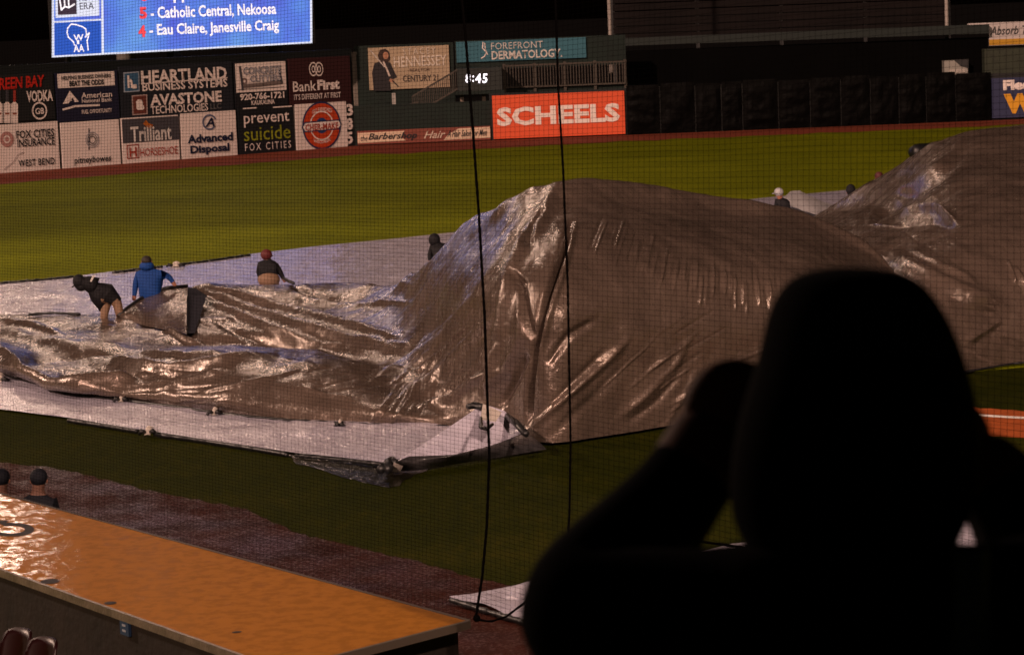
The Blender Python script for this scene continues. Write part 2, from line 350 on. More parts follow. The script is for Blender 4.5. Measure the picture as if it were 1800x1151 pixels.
POLY(p, [(214, 128), (242, 126), (243, 161), (215, 163)], (.3, .35, .42)); POLY(p, [(216, 130), (240, 128), (241, 159), (217, 161)], (.04, .11, .2), dn=.024)
T(p, 'h', 221, 133, 230, 155, WP, .05, dn=.04); PP(p, 230, 149, 237, 156, WP, dn=.05)
T(p, 'HEARTLAND', 245, 121, 396, 144, WP, .03); LINE(p, [(246, 148), (397, 137)], 1.6, WP); T(p, 'BUSINESS SYSTEMS', 247, 142, 397, 157, WP, .02)
POLY(p, [(229, 168), (256, 166), (257, 201), (230, 203)], (.4, .3, .28)); POLY(p, [(231, 170), (254, 168), (255, 199), (232, 201)], (.13, .04, .03), dn=.024)
T(p, 'a', 236, 175, 250, 194, WP, .06, dn=.04); T(p, 'AVASTONE', 261, 163, 387, 183, WP, .035); T(p, 'TECHNOLOGIES', 262, 184, 363, 198, WP, .015); T(p, 'LLC', 367, 182, 386, 192, (.12, .12, .12), .01)
p = panel('advertising_board', PL, 410, 107, 503, 190, (.010, .012, .016), 'dark board with white sawing picture and phone number 920-766-1721', n=.1)
PP(p, 412, 110, 500, 161, WP)
for s, q in (('CONCRETE', (425, 117, 492, 131)), ('CUTTERS', (437, 132, 492, 144))): T(p, s, *q, NV, .055, 0, dn=.026)
for s, q in (('CONCRETE', (426, 118, 491, 130)), ('CUTTERS', (438, 133, 491, 143))): T(p, s, *q, (.45, .45, .48), .012, 0, dn=.034)
LINE(p, [(419, 118), (422, 140), (424, 158)], 4, (.06, .06, .07)); LINE(p, [(427, 152), (460, 149), (493, 145)], 6, (.16, .13, .12)); LINE(p, [(488, 124), (493, 146)], 4, (.08, .08, .09)); RING(p, 427, 143, 2, 5, (.2, .15, .14)); LINE(p, [(415, 158), (496, 153)], 1, (.1, .1, .1))
T(p, '920-766-1721', 419, 163, 497, 175, WP, .03); T(p, 'KAUKAUNA', 439, 176, 480, 184, WP, .02)
p = panel('advertising_board', PL, 506, 101, 614, 185, (.035, .012, .014), 'maroon brown bank board, rightmost of the upper tier', n=.1)
for cx in (548, 558): RING(p, cx, 122, 8, 10, WP, sx=.75, dn=.02 + .002 * (cx > 550)); RING(p, cx, 122, 3, 5, WP, sx=.6, dn=.024 + .002 * (cx > 550))
T(p, 'Bank', 512, 143, 553, 161, WP, .01); T(p, 'First', 555, 140, 594, 158, WP, .045); T(p, "IT'S DIFFERENT AT FIRST", 514, 164, 596, 174, WP, .005)
# lower tier
p = panel('advertising_board', PL, -90, 219, 101, 306, WP, 'white insurance board lettered FOX CITIES INSURANCE above WEST BEND', n=.13)
RING(p, 9, 245, 0, 12, (.42, .22, .2)); RING(p, 9, 245, 4, 6, WP, dn=.025); T(p, 'FOX CITIES', 25, 228, 92, 242, INK, .02); T(p, 'INSURANCE', 27, 243, 93, 257, INK, .02)
T(p, 'WEST BEND', 29, 279, 93, 291, INK, .02, sp=1.1); LINE(p, [(4, 298), (20, 285), (28, 272), (38, 268)], 1.2, (.35, .3, .3))
p = panel('advertising_board', PL, 106, 213, 208, 297, WP, 'white board with thin letter p in rings above pitneybowes', n=.13)
for r, c in ((6, .05), (9, .18), (12, .3)): RING(p, 159, 246, r - 1.3, r, (c, c, c * 1.1), dn=.02 + r * .0005)
LINE(p, [(153, 226), (153, 263)], 1.6, NV); T(p, 'pitneybowes', 127, 274, 192, 289, INK, .018, .1)
p = panel('advertising_board', PL, 212, 205, 312, 289, WP, 'board split into dark grey Trilliant half above white HORSESHOE half', n=.13)
PP(p, 212, 207, 312, 249, (.06, .06, .065)); T(p, 'Trilliant', 226, 221, 298, 248, (.6, .58, .55), .02, dn=.03); POLY(p, [(248, 218), (253, 211), (258, 217), (266, 220), (262, 226), (255, 224)], (.4, .12, .02), dn=.03)
LINE(p, [(220, 256), (240, 254), (241, 277), (221, 279), (220, 256)], 1.4, RD); T(p, 'H', 224, 259, 237, 276, RD, .02); T(p, 'HORSESHOE', 243, 259, 309, 273, RD, .005)
p = panel('advertising_board', PL, 316, 197, 413, 278, WP, 'white board lettered Advanced Disposal in dark blue', n=.13)
RING(p, 365, 215, 9, 11.5, (.1, .12, .2), a0=20, a1=320, sx=1.1); T(p, 'A', 357, 207, 374, 223, NV, .02, .2); T(p, 'Advanced', 326, 235, 406, 250, NV, .04); T(p, 'Disposal', 331, 254, 400, 272, NV, .04)
p = panel('advertising_board', PL, 417, 188, 514, 271, (.010, .013, .016), 'black board lettered prevent suicide in white and green', n=.13)
T(p, 'prevent', 425, 199, 505, 222, WP, .005); T(p, 'suicide', 425, 221, 507, 246, (.24, .27, .02), .005); T(p, 'FOX CITIES', 427, 250, 508, 263, WP, 0, sp=1.4)
PP(p, 424, 189.5, 448, 191.5, WP); PP(p, 477, 187, 510, 189, WP)
p = panel('advertising_board', PL, 517, 181, 607, 262, WP, 'white sausage maker board with red round badge beside the number 385', n=.13)
RING(p, 562, 221, 0, 34, (.02, .03, .09)); RING(p, 562, 221, 0, 31.5, (.48, .055, .015), dn=.024); RING(p, 562, 221, 19, 21, WP, dn=.027); RING(p, 562, 221, 0, 11, (.02, .05, .16), dn=.027)
T(p, 'OLD FASHIONED', 545, 193, 580, 200, WP, .01, dn=.028, arc=.6); T(p, 'WISCONSIN', 548, 243, 577, 249, WP, .01, dn=.028, arc=-.6)
POLY(p, [(532, 215), (592, 210), (597, 218), (592, 228), (532, 233), (526, 224)], (.02, .03, .09), dn=.030); POLY(p, [(533, 217), (591, 212), (595, 219), (591, 226), (533, 231), (529, 224)], WP, dn=.034)
T(p, 'CHER-MAKE', 533, 217, 591, 229, RD, .03, dn=.042)
p = panel('distance_marker', PL, 604, 178, 622, 260, (.008, .012, .012), 'tall dark outfield strip with white 385 stacked digits', 'distance marker', n=.08)
for k, ch in enumerate('385'): T(p, ch, 606.5, 183 + k * 24.5, 618, 204 + k * 24.5, WP, .04)
# posts
def post(pl, x, y0, y1, wpx, col, label, back=0):
    a, z1 = pl.hit(x, y0); z0 = pl.hit(x, y1)[1]; k = abs(pl.hit(x + 10, y0)[0] - a) / 10 * wpx / 2
    mb = MB(); mb.pbox(pl, a - k, a + k, z0, z1, -2 * k, 0); mb.pbox(pl, a - k * 1.4, a + k * 1.4, z1, z1 + .12, -2.4 * k, .4 * k); o = mb.build('post', mat('post %.2f' % col[0], col, .7)); return tag(o, label, 'post')
PMb = Plane(G(620, 257), G(1100, 238), back=9); PRb = Plane(G(1100, 238), G(1800, 210), back=12)
post(PMb, 622, 96, 257, 8, (.13, .11, .09), 'tan wooden post at the right end of the upper tier boards')
# stairway to the deck and billboards, a few metres behind the fence
p = panel('barber_strip', PM, 628, 226, 862, 250, (.16, .035, .02), 'long low barbershop strip in cream and red brown along the fence foot', n=.12)
CRM = (.56, .42, .30)
POLY(p, [(629, 234), (711, 230), (706, 242), (714, 247), (629, 252)], CRM); POLY(p, [(806, 226), (861, 223), (862, 242), (780, 246), (788, 236)], CRM)
T(p, 'the', 634, 238, 646, 248, INK, .01, .3); T(p, 'Barbershop', 647, 233, 733, 248, INK, .02, .35, dn=.04); T(p, 'Hair', 745, 230, 783, 243, (.5, .4, .32), .01, .4); T(p, 'A Hair Salon for Men', 786, 228, 856, 240, INK, .01, .4, dn=.045)
p = panel('advertising_board', PM, 866, 164, 1098, 240, (.62, .075, .018), 'bright orange red board lettered SCHEELS in big white capitals', n=.14, var=.05)
T(p, 'SCHEELS', 873, 185, 1089, 218, (.72, .63, .58), .042, sp=1.02)
mbf = MB(); a0, a1, z0, z1 = PM.rect(861, 161, 1102, 243); mbf.pbox(PM, a0, a1, 0, z1 + .02, -.2, -.01); tag(mbf.build('board_backing', M_FRAME), 'dark backing wall behind the orange red board', 'wall')
p = panel('billboard', PMb, 648, 82, 790, 156, (.33, .25, .16), 'tan billboard of a woman in a dark suit beside large thin lettering', 'billboard', n=.1)
SK = (.35, .17, .1)
POLY(p, [(657, 160), (654, 128), (658, 112), (668, 108), (686, 110), (692, 124), (698, 136), (686, 142), (687, 160)], (.012, .01, .012), 'portrait_jacket')
POLY(p, [(668, 110), (664, 98), (668, 88), (677, 86), (684, 91), (686, 104), (682, 110)], (.03, .014, .01), 'portrait_hair', dn=.024); RING(p, 678, 98, 0, 6.5, SK, 'portrait_face', sx=.75, dn=.028)
LINE(p, [(674, 109), (680, 122), (685, 134)], 3, (.5, .42, .36), 'portrait_collar', dn=.03); LINE(p, [(686, 141), (691, 143)], 5, SK, 'portrait_hand', dn=.032); LINE(p, [(652, 90), (676, 118)], 2, (.45, .4, .35), dn=.034); LINE(p, [(690, 142), (700, 152)], 2, (.02, .02, .02), dn=.034)
T(p, 'STACEY', 708, 84, 766, 96, (.50, .43, .35), 0, sp=1.3); T(p, 'HENNESSEY', 692, 98, 785, 117, (.55, .48, .40), .01); T(p, 'REALTOR', 720, 120, 756, 126, (.12, .07, .05), .005); T(p, 'CENTURY 21', 708, 132, 770, 143, (.03, .02, .02), .01)
mb = MB(); a0, a1, z0, z1 = PMb.rect(626, 78, 800, 260); mb.pbox(PMb, a0, a1, 0, z1, -.5, -.02); tag(mb.build('back_wall', M_DGREEN), 'dark green wall behind the tan billboard', 'wall')
p = panel('billboard', PMb, 802, 70, 1030, 106, (.018, .105, .145), 'teal dermatology billboard with white lettering under the dark sky', 'billboard', n=.1)
T(p, 'FOREFRONT', 863, 74, 954, 86, (.5, .48, .45), 0, sp=1.05); T(p, 'DERMATOLOGY.', 864, 88, 988, 103, (.55, .52, .48), .02); LINE(p, [(849, 75), (848, 85), (855, 92), (852, 99), (846, 103)], 1.8, WP); LINE(p, [(852, 76), (853, 88), (857, 96)], 1.4, WP)
mb = MB(); a0, a1, z0, z1 = PMb.rect(800, 67, 1100, 119); mb.pbox(PMb, a0, a1, z0, z1, -.5, -.02); tag(mb.build('deck_wall', M_DGREEN), 'dark green deck wall behind the teal billboard', 'wall')
# deck railing with close pickets
t = thing('deck_railing', 'pale picket railing along the deck above the orange red board', 'railing', PMb.P(PMb.hit(990, 160)[0], 2, 1))
for q, (x0, x1, ya, yb) in enumerate([(886, 1098, 117, 158)]):
    a0 = PMb.hit(x0, 130)[0]; a1 = PMb.hit(x1, 130)[0]; zt = PMb.hit(990, 112)[1]; zb = PMb.hit(990, 150)[1]; mb = MB()
    n = 42
    for i in range(n + 1):
        a = a0 + (a1 - a0) * i / n; mb.pbox(PMb, a - .022, a + .022, zb + .05, zt - .02, .5, .54)
    o = mb.build('pickets', mat('weathered timber', (.045, .036, .026), .7), t); o['kind'] = 'stuff'
    for z, nm in ((zt, 'top_rail'), (zb, 'bottom_rail')):
        mb = MB(); mb.pbox(PMb, a0, a1, z - .04, z + .04, .48, .56); mb.build(nm, MATS['weathered timber'], t)
    for i in range(5):
        a = a0 + (a1 - a0) * i / 4; mb = MB(); mb.pbox(PMb, a - .07, a + .07, 0, zt + .1, .36, .47); mb.build('post', MATS['weathered timber'], t)
    mb = MB(); mb.pbox(PMb, a0, a1, 0, zb - .05, -.6, .34); mb.build('deck_face', M_DGREEN, t)
# stairs
t = thing('deck_stairway', 'dark stairway with picket handrail climbing to the clock deck', 'stairs', PMb.P(PMb.hit(760, 200)[0], 0, 1))
def rail(x0, y0, x1, y1, hpx, n, nm, nn):
    A = PMb.hit(x0, y0); B = PMb.hit(x1, y1); h = hpx * 135 / F; mb = MB()
    for i in range(n + 1):
        q = i / n; a = A[0] + (B[0] - A[0]) * q; z = A[1] + (B[1] - A[1]) * q; mb.pbox(PMb, a - .02, a + .02, z - h, z, nn, nn + .04)
    o = mb.build('pickets', MATS['weathered timber'], t); o['kind'] = 'stuff'
    for off in (0, -h):
        mb = MB(); c = .05; P = PMb.P
        mb.box8([P(A[0], A[1] + off - c, nn + .06), P(B[0], B[1] + off - c, nn + .06), P(B[0], B[1] + off - c, nn - .02), P(A[0], A[1] + off - c, nn - .02), P(A[0], A[1] + off + c, nn + .06), P(B[0], B[1] + off + c, nn + .06), P(B[0], B[1] + off + c, nn - .02), P(A[0], A[1] + off + c, nn - .02)]); mb.build('handrail', MATS['weathered timber'], t)
rail(725, 168, 803, 122, 32, 24, 'upper', 1.8); rail(695, 190, 735, 178, 38, 10, 'lower', 1.8)
A = PMb.hit(712, 232); B = PMb.hit(775, 185)
for i in range(9):
    q = i / 9; a = A[0] + (B[0] - A[0]) * q; z = A[1] + (B[1] - A[1]) * q; mb = MB(); mb.pbox(PMb, a, a + .35, z - .06, z, 1.2, 2.4); mb.build('step', mat('dim timber step', (.05, .04, .035), .7), t)
mb = MB(); mb.tube([PMb.P(A[0], A[1] - .3, 2.5), PMb.P(B[0], B[1] - .2, 2.5)], .09, 6); mb.build('stringer', mat('pale stringer', (.16, .13, .11), .6), t)
for x in (693, 811, 849):
    mb = MB(); a, z1 = PMb.hit(x, 162); mb.pbox(PMb, a - .09, a + .09, 0, z1, 1.9, 2.1); mb.build('post', mat('pale timber', (.18, .14, .11), .7) if x > 700 else M_STEEL, t)
# clock
p = panel('game_clock', PMb, 803, 118, 880, 158, (.008, .012, .010), 'dark box clock with glowing white digits reading 8:45', 'clock', n=2.6)
T(p, '8', 817, 128, 826, 144, (.9, .9, 1), .02, .1, em=(.9, .88, 1), es=2, name='digit'); T(p, ':', 829, 131, 832, 142, (.9, .9, 1), .02, .1, em=(.9, .88, 1), es=2, name='digit'); T(p, '4', 834, 128, 844, 144, (.9, .9, 1), .02, .1, em=(.9, .88, 1), es=2, name='digit'); T(p, '5', 846, 128, 855, 144, (.9, .9, 1), .02, .1, em=(.9, .88, 1), es=2, name='digit')
mb = MB(); a0, a1, z0, z1 = PMb.rect(800, 157, 884, 163); mb.pbox(PMb, a0, a1, z0, z1, .6, 2.7); tag(mb.build('deck_slab', M_DGREEN), 'narrow deck slab under the lit clock', 'slab')
# batter's eye and padded wall on the right
mb = MB(); a0, a1, z0, z1 = PRb.rect(1098, 78, 1737, 240); mb.pbox(PRb, a0, a1, 0, z1, -.4, 0); tag(mb.build('batters_eye', mat('batters eye black', (.0012, .0011, .001), .9, .05, var=.3, vscale=.4)), 'huge plain black wall behind centre field', 'wall')
t = thing('padded_wall', 'row of crumpled black padding panels along the centre field fence', 'wall', PR.P(PR.hit(1420, 200)[0], 0, 0))
xs = [1100, 1160, 1222, 1268, 1305, 1368, 1424, 1478, 1530, 1580, 1628, 1680, 1743]
for k in range(len(xs) - 1):
    a0 = PR.hit(xs[k], 200)[0] + .06; a1 = PR.hit(xs[k + 1], 200)[0]; zt = 2.32 + .05 * math.sin(k * 2.1); nu, nv = 22, 22; V = np.zeros((nu, nv, 3))
    for i in range(nu):
        for j in range(nv):
            a = a0 + (a1 - a0) * i / (nu - 1); z = zt * j / (nv - 1)
            ed = min(1, 5 * min(i, nu - 1 - i) / nu) * min(1, 5 * min(j, nv - 1 - j) / nv)
            d = .05 * ed + .06 * ed * fnoise(a * .6 + k * 31.7, z * (1.4 + .9 * math.sin(k * 5.3)), k * 17.3, 1.4, 4); V[i, j] = PR.P(a, z, d)
    grid_obj('pad', V, mat('black vinyl pad', (.0009, .0008, .0007), .5, .05, bump=.03, bscale=4), t)
mb = MB(); mb.pbox(PR, PR.hit(1098, 200)[0], PR.hit(2300, 200)[0], 0, 2.2, -.4, -.15); mb.build('backing', M_BLACK, t)
p = panel('concession_sign', PRb, 1656, 106, 1697, 131, (.26, .25, .22), 'small dim white sign half seen over the black padded wall', n=.6)
T(p, 'PRESS', 1664, 122, 1692, 128, (.5, .45, .4), .02)
POLY(p, [(1672, 105), (1698, 104), (1698, 120), (1684, 116)], (.03, .03, .03), dn=.04)
# beam, bleachers, poles
mb = MB()
A = PRb.hit(1030, 70); B = PRb.hit(1735, 43); A2 = PRb.hit(1030, 83); B2 = PRb.hit(1735, 59); P = PRb.P
mb.box8([P(A2[0], A2[1], .5), P(B2[0], B2[1], .5), P(B2[0], B2[1], -.5), P(A2[0], A2[1], -.5), P(A[0], A[1], .5), P(B[0], B[1], .5), P(B[0], B[1], -.5), P(A[0], A[1], -.5)]); tag(mb.build('coping_beam', mat('faded green beam', (.003, .009, .007), .7)), 'faded green coping beam across the top of the black wall', 'beam')
PRc = Plane(G(1100, 238), G(1800, 210), back=24)
t = thing('screen_structure', 'dim reddish slatted screen standing above the black centre field wall', 'screen', PRc.P(PRc.hit(1370, 60)[0], 0, 0))
a0 = PRc.hit(1078, 30)[0]; a1 = PRc.hit(1668, 30)[0]; zb = PRc.hit(1370, 62)[1]
for i in range(9):
    mb = MB(); mb.pbox(PRc, a0, a1, zb + i * .42, zb + i * .42 + .36, -.06 + .03 * (i % 2), .0 + .03 * (i % 2)); mb.build('slat', mat('dim red slat', (.0045, .0026, .0023), .8, .2, var=.4, vscale=.4), t)
for i in range(5):
    a = a0 + (a1 - a0) * i / 4; mb = MB(); mb.pbox(PRc, a - .1, a + .1, 0, zb + 3.9, -.4, -.1); mb.build('post', M_BLACK, t)
for x, yb, lab in ((1075, 62, 'slim pale pole rising left of the dim slatted screen'), (1671, 38, 'slim pale pole rising right of the dim slatted screen')):
    a, z = PRb.hit(x, yb); mb = MB(); mb.tube([PRb.P(a, 0, -1), PRb.P(a, z + 9, -1)], .095, 8); mb.tube([PRb.P(a, z + 9, -1), PRb.P(a, z + 9.25, -1)], [.16, .02], 8); tag(mb.build('pole', mat('pale pole paint', (.30, .27, .24), .6)), lab, 'pole')
p = panel('advertising_board', PRb, 1738, 40, 1900, 78, (.46, .42, .40), 'white board lettered Absorb above a yellow base stripe', n=.1)
PP(p, 1700, 38, 1900, 50, (.46, .42, .40)); PP(p, 1738, 67, 1900, 77, (.45, .24, .02), dn=.03); T(p, 'Absorb T', 1739, 46, 1806, 61, (.05, .05, .05), .01, .3, dn=.04); LINE(p, [(1718, 47), (1737, 46)], 3, (.25, .03, .02), dn=.04)
wallseg('side_fence', PR, 1738, 2200, 78, mat('olive green fence', (.018, .024, .012), .7, var=.3), 'olive green fence panel under the white lettered board', -1.2, -.6)
p = panel('advertising_board', PR, 1743, 134, 1950, 204, (.022, .028, .075), 'navy board with white Fle lettering above a yellow letter W', n=.12)
T(p, 'Fleet', 1762, 140, 1822, 158, WP, .06); T(p, 'WAY', 1763, 163, 1880, 198, (.62, .30, .02), .08)
# ------------------------------------------------------------------ scoreboard
class FacePlane(Plane):
    """plane whose pixel hits are taken on the screen face, half a metre proud"""
    def hit(s, px, py):
        d = ray(px, py); t = (s.o + s.n * .5 - EYE).dot(s.n) / d.dot(s.n); P = EYE + d * t
        return (P - s.o).dot(s.u), P.z
PS = FacePlane(G(0, 305), G(620, 257), back=6)
EM = 1.0
p = panel('scoreboard', PS, 91, -180, 549, 87, (.02, .02, .02), 'huge lit video scoreboard with white school names on bright blue', 'scoreboard', n=.5)
def screen_m():
    m = bpy.data.materials.new('scoreboard screen'); m.use_nodes = True; n = m.node_tree.nodes; L = m.node_tree.links; b = n['Principled BSDF']
    b.inputs['Base Color'].default_value = (.01, .01, .01, 1); b.inputs['Roughness'].default_value = .6
    tc = n.new('ShaderNodeTexCoord'); t = n.new('ShaderNodeTexNoise'); t.inputs['Scale'].default_value = .35; t.inputs['Detail'].default_value = 4; L.new(tc.outputs['Object'], t.inputs[0])
    cr = n.new('ShaderNodeValToRGB'); e = cr.color_ramp.elements; e[0].position = .3; e[0].color = (.12, .14, .85, 1); e[1].position = .7; e[1].color = (.19, .45, 1, 1); k = e.new(.5); k.color = (.13, .27, .95, 1)
    L.new(t.outputs[0], cr.inputs[0]); L.new(cr.outputs[0], b.inputs['Emission Color']); b.inputs['Emission Strength'].default_value = .85
    return m
def sbox(pts, m, name, dn, es=1.0):
    mb = MB(); q = []
    for x, y in pts:
        a, z = PS.hit(x, y); q.append((a, z))
    mb.v = [tuple(PS.P(a, z, .5 + dn)) for a, z in q]; mb.f = [tuple(range(len(pts)))]; mb.m = [0]
    return mb.build(name, m, p['t'])
def yb(x): return 98.5 - (x - 93) * 25.0 / 454
WE = mat('screen white', (.02,) * 3, .6, emis=(.85, .85, 1), estr=1.0)
BE = mat('screen deep blue', (.02,) * 3, .6, emis=(.02, .10, .55), estr=1.0)
sbox([(91, -180), (91, yb(91) + 3), (549, yb(549) + 3), (547, -205)], WE, 'screen_border', .01)
sbox([(94, -177), (95, yb(95)), (545, yb(545)), (543, -202)], screen_m(), 'screen_picture', .02)
sbox([(95, 41), (96, yb(96)), (177, yb(177)), (176, 36)], BE, 'screen_tile', .03)
sbox([(175, -176), (178, yb(178)), (182, yb(182)), (179, -176)], WE, 'screen_divider', .035)
sbox([(93, 38), (93, 41), (178, 36.5), (178, 33.5)], WE, 'screen_divider', .036)
sbox([(95, -80), (97, 32), (174, 28), (173, -80)], WE, 'screen_tile', .032)
sbox([(100, -40), (101, 27), (134, 25.5), (133, -40)], mat('screen black', (.02,) * 3, .6, emis=(.05, .03, .05), estr=1), 'screen_tile', .04)
sp_ = dict(t=p['t'], pl=PS, n=.5)
LINE(sp_, [(104, 0), (107, 18), (113, 12), (120, 14), (130, 8)], 2.5, (.9,) * 3, em=(.9, .9, 1), es=1, dn=.05); LINE(sp_, [(113, 12), (112, -2)], 2.5, (.9,) * 3, em=(.9, .9, 1), es=1, dn=.052); LINE(sp_, [(120, 14), (119, -3)], 2.5, (.9,) * 3, em=(.9, .9, 1), es=1, dn=.054)
T(sp_, 'NEW', 138, -10, 164, 2, (.02,) * 3, 0, dn=.05, em=(.03, .02, .03), es=1); T(sp_, 'ERA', 139, 5, 164, 17, (.02,) * 3, 0, dn=.05, em=(.03, .02, .03), es=1)
W1 = dict(em=(.9, .9, 1), es=1)
LINE(sp_, [(124, 43), (133, 44), (145, 48), (150, 52), (151, 62), (149, 66)], 2, WP, dn=.05, **W1); LINE(sp_, [(124, 43), (118, 50), (117, 58), (119, 66), (128, 74), (130, 80)], 2, WP, dn=.052, **W1); LINE(sp_, [(149, 66), (156, 58), (154, 66), (152, 72), (154, 89)], 2, WP, dn=.054, **W1)
T(sp_, 'W', 128, 61, 146, 72, WP, .02, dn=.056, **W1); T(sp_, 'I', 134, 71, 138, 78, WP, .02, dn=.056, **W1); T(sp_, 'AA', 128, 79, 147, 92, WP, .02, dn=.056, **W1)
for s, q in (('- Catholic Central, Nekoosa', (263, 9, 484, 33)), ('- Eau Claire, Janesville Craig', (261, 39, 489, 64)), ('- Appleton', (265, -20, 390, 5))):
    T(sp_, s, *q, (.02, .03, .3), .055, em=(.02, .04, .35), es=1, dn=.05); T(sp_, s, *q, WP, .026, dn=.07, em=(1, 1, 1), es=1.0)
for s, q in (('5', (244, 13, 257, 34)), ('4', (242, 45, 255, 66)), ('6', (245, -18, 258, 3))):
    T(sp_, s, *q, (.3, .02, .02), .06, em=(.25, .02, .03), es=1, dn=.05); T(sp_, s, *q, (.5, .05, .05), .02, em=(.9, .07, .09), es=1, dn=.07)
for x in (140, 320, 500):
    mb = MB(); a = PS.hit(x, 50)[0]; mb.pbox(PS, a - .2, a + .2, 0, 12, -.6, -.02); mb.build('support_post', M_BLACK, p['t'])
# ------------------------------------------------------------------ white sheet
def hump(v, c, w_): return math.exp(-((v - c) / w_) ** 2)
def wz(x, y, t, px):
    ed = min(1, 8 * t, 8 * (1 - t))
    return (.02 + .035 * ed * abs(fnoise(x * .35, y * 1.1, 5, 1.2, 3)) + .03 * ed * max(0, math.sin(y * 1.7 + x * .5 + 2 * fnoise(x, y, 1, .3))))
far = [(-120, 508), (0, 497), (130, 487), (240, 473), (320, 465), (430, 449), (500, 440), (620, 427), (700, 420), (810, 408), (1000, 388), (1340, 349), (1430, 341), (1500, 334), (1640, 322), (1900, 310)]
near = [(-120, 708), (0, 721), (120, 736), (240, 756), (440, 786), (520, 798), (676, 815), (800, 775), (925, 750), (1190, 722), (1500, 650), (1640, 600), (1900, 560)]
def sheet2(name, far, near, m, zf, nu, nv, parent=None):
    # both edges given at matching vertices
    n = min(len(far), len(near)); return sheet(name, far, near, 0, m, nu, nv, 0, parent, zf)
far_m = [(-120, 508), (0, 497), (130, 487), (240, 473), (320, 465), (430, 449), (560, 433.5), (700, 420), (810, 408), (1000, 388), (1340, 349), (1500, 334), (1900, 310)]
near_m = [(-120, 708), (0, 721), (120, 736), (240, 756), (340, 771), (440, 786), (520, 798), (600, 806), (676, 815), (925, 752), (1190, 722), (1500, 650), (1900, 560)]
def matched(far, near, n):
    s = np.linspace(0, len(far) - 1, n); i = np.arange(len(far)); A = np.array(far, float); B = np.array(near, float)
    return np.stack([np.interp(s, i, A[:, 0]), np.interp(s, i, A[:, 1])], 1), np.stack([np.interp(s, i, B[:, 0]), np.interp(s, i, B[:, 1])], 1)
def msheet(name, far, near, m, zf, nu, nv, parent=None):
    A, B = matched(far, near, nu); V = np.zeros((nu, nv, 3))
    for i in range(nu):
        for j in range(nv):
            t = j / (nv - 1); px = A[i, 0] * (1 - t) + B[i, 0] * t; py = A[i, 1] * (1 - t) + B[i, 1] * t
            p = G(px, py, .02); V[i, j] = (p.x, p.y, .02 + zf(p.x, p.y, t, px))
    return grid_obj(name, V, m, parent)
wt = thing('white_tarp', 'long white infield tarp lying flat under the silver one', 'tarp', G(500, 600))
msheet('sheet', far_m, near_m, M_WHITE, wz, 420, 110, wt)
def hem(pts, r, name, par, z=.05, n=80, lab=None):
    Q = interp(pts, n); mb = MB(); mb.tube([G(a, b + .6 * fnoise(a * .1, 0, 0, 1), z) for a, b in Q], [r * (1 + .5 * fnoise(a * .07, 3, 0, 1)) for a, b in Q], 7); o = mb.build(name, M_BLACK, par, True)
    return o
hem([(120, 739), (180, 748), (240, 758)], .03, 'hem_tube', wt); hem([(272, 764), (330, 771), (440, 788), (505, 799)], .03, 'hem_tube', wt); hem([(520, 800), (600, 808), (670, 816)], .022, 'hem_tube', wt)
hem([(-60, 503), (60, 494), (130, 487)], .045, 'hem_tube', wt); hem([(200, 480), (285, 470)], .055, 'hem_tube', wt); hem([(300, 468), (370, 459), (440, 449)], .045, 'hem_tube', wt)
M_TAB = mat('white webbing', (.45, .40, .36), .6, bump=.01, bscale=30)
def tab(px, py, wpx, hpx, par, z=.09, handle=True, rot=0, d=None):
    """white strap tab with a black handle tube either side"""
    c = G(px, py, z); k = c.y / F; mb = MB(); n = 6
    cols = []
    for i in range(n + 1):
        u = (i / n - .5) * wpx * k; zz = .03 * math.sin(i / n * math.pi)
        mb.v += [(c.x + u, c.y - .22, z - .04 + zz * .4), (c.x + u + rot * .1, c.y, z + .03 + zz + hpx * k * .4), (c.x + u + rot * .2, c.y + .3, z + zz - .02)]
    for i in range(n):
        for j in range(2): a = i * 3 + j; mb.f.append((a, a + 3, a + 4, a + 1)); mb.m.append(0)
    o = mb.build('strap_tab', M_TAB, par)
    if handle:
        for sgn in (-1, 1):
            mb = MB(); x0 = c.x + sgn * wpx * k * .5; x1 = x0 + sgn * wpx * k * .8; mb.tube([(x0, c.y - .15, z), (x0 + (x1 - x0) * .5, c.y - .25, z + .03), (x1, c.y - .18, z - .02)], [.03, .038, .028], 7); mb.build('handle_tube', M_BLACK, par, True)
tab(262, 756, 11, 3, wt); tab(310, 465, 12, 4, wt)
# small white sheet round home plate
ht = thing('plate_tarp', 'smaller white tarp on the dirt below the hooded spectator', 'tarp', G(1200, 1080))
def hz(x, y, t, px): return .01 + .05 * abs(fnoise(x, y, 0, .9, 3)) * min(1, 6 * t + .1)
msheet('sheet', [(790, 1052), (905, 1030), (965, 1012), (1100, 985), (1240, 968), (1285, 957), (1312, 954), (1450, 948), (1640, 930), (1690, 886), (1735, 905), (1900, 925)],
       [(792, 1053), (850, 1071), (920, 1092), (1040, 1130), (1180, 1170), (1300, 1190), (1400, 1210), (1500, 1230), (1640, 1240), (1690, 1250), (1735, 1250), (1900, 1260)], M_WHITE, hz, 160, 40, ht)
hem([(792, 1054), (850, 1072), (920, 1093), (1100, 1148)], .03, 'hem_tube', ht)
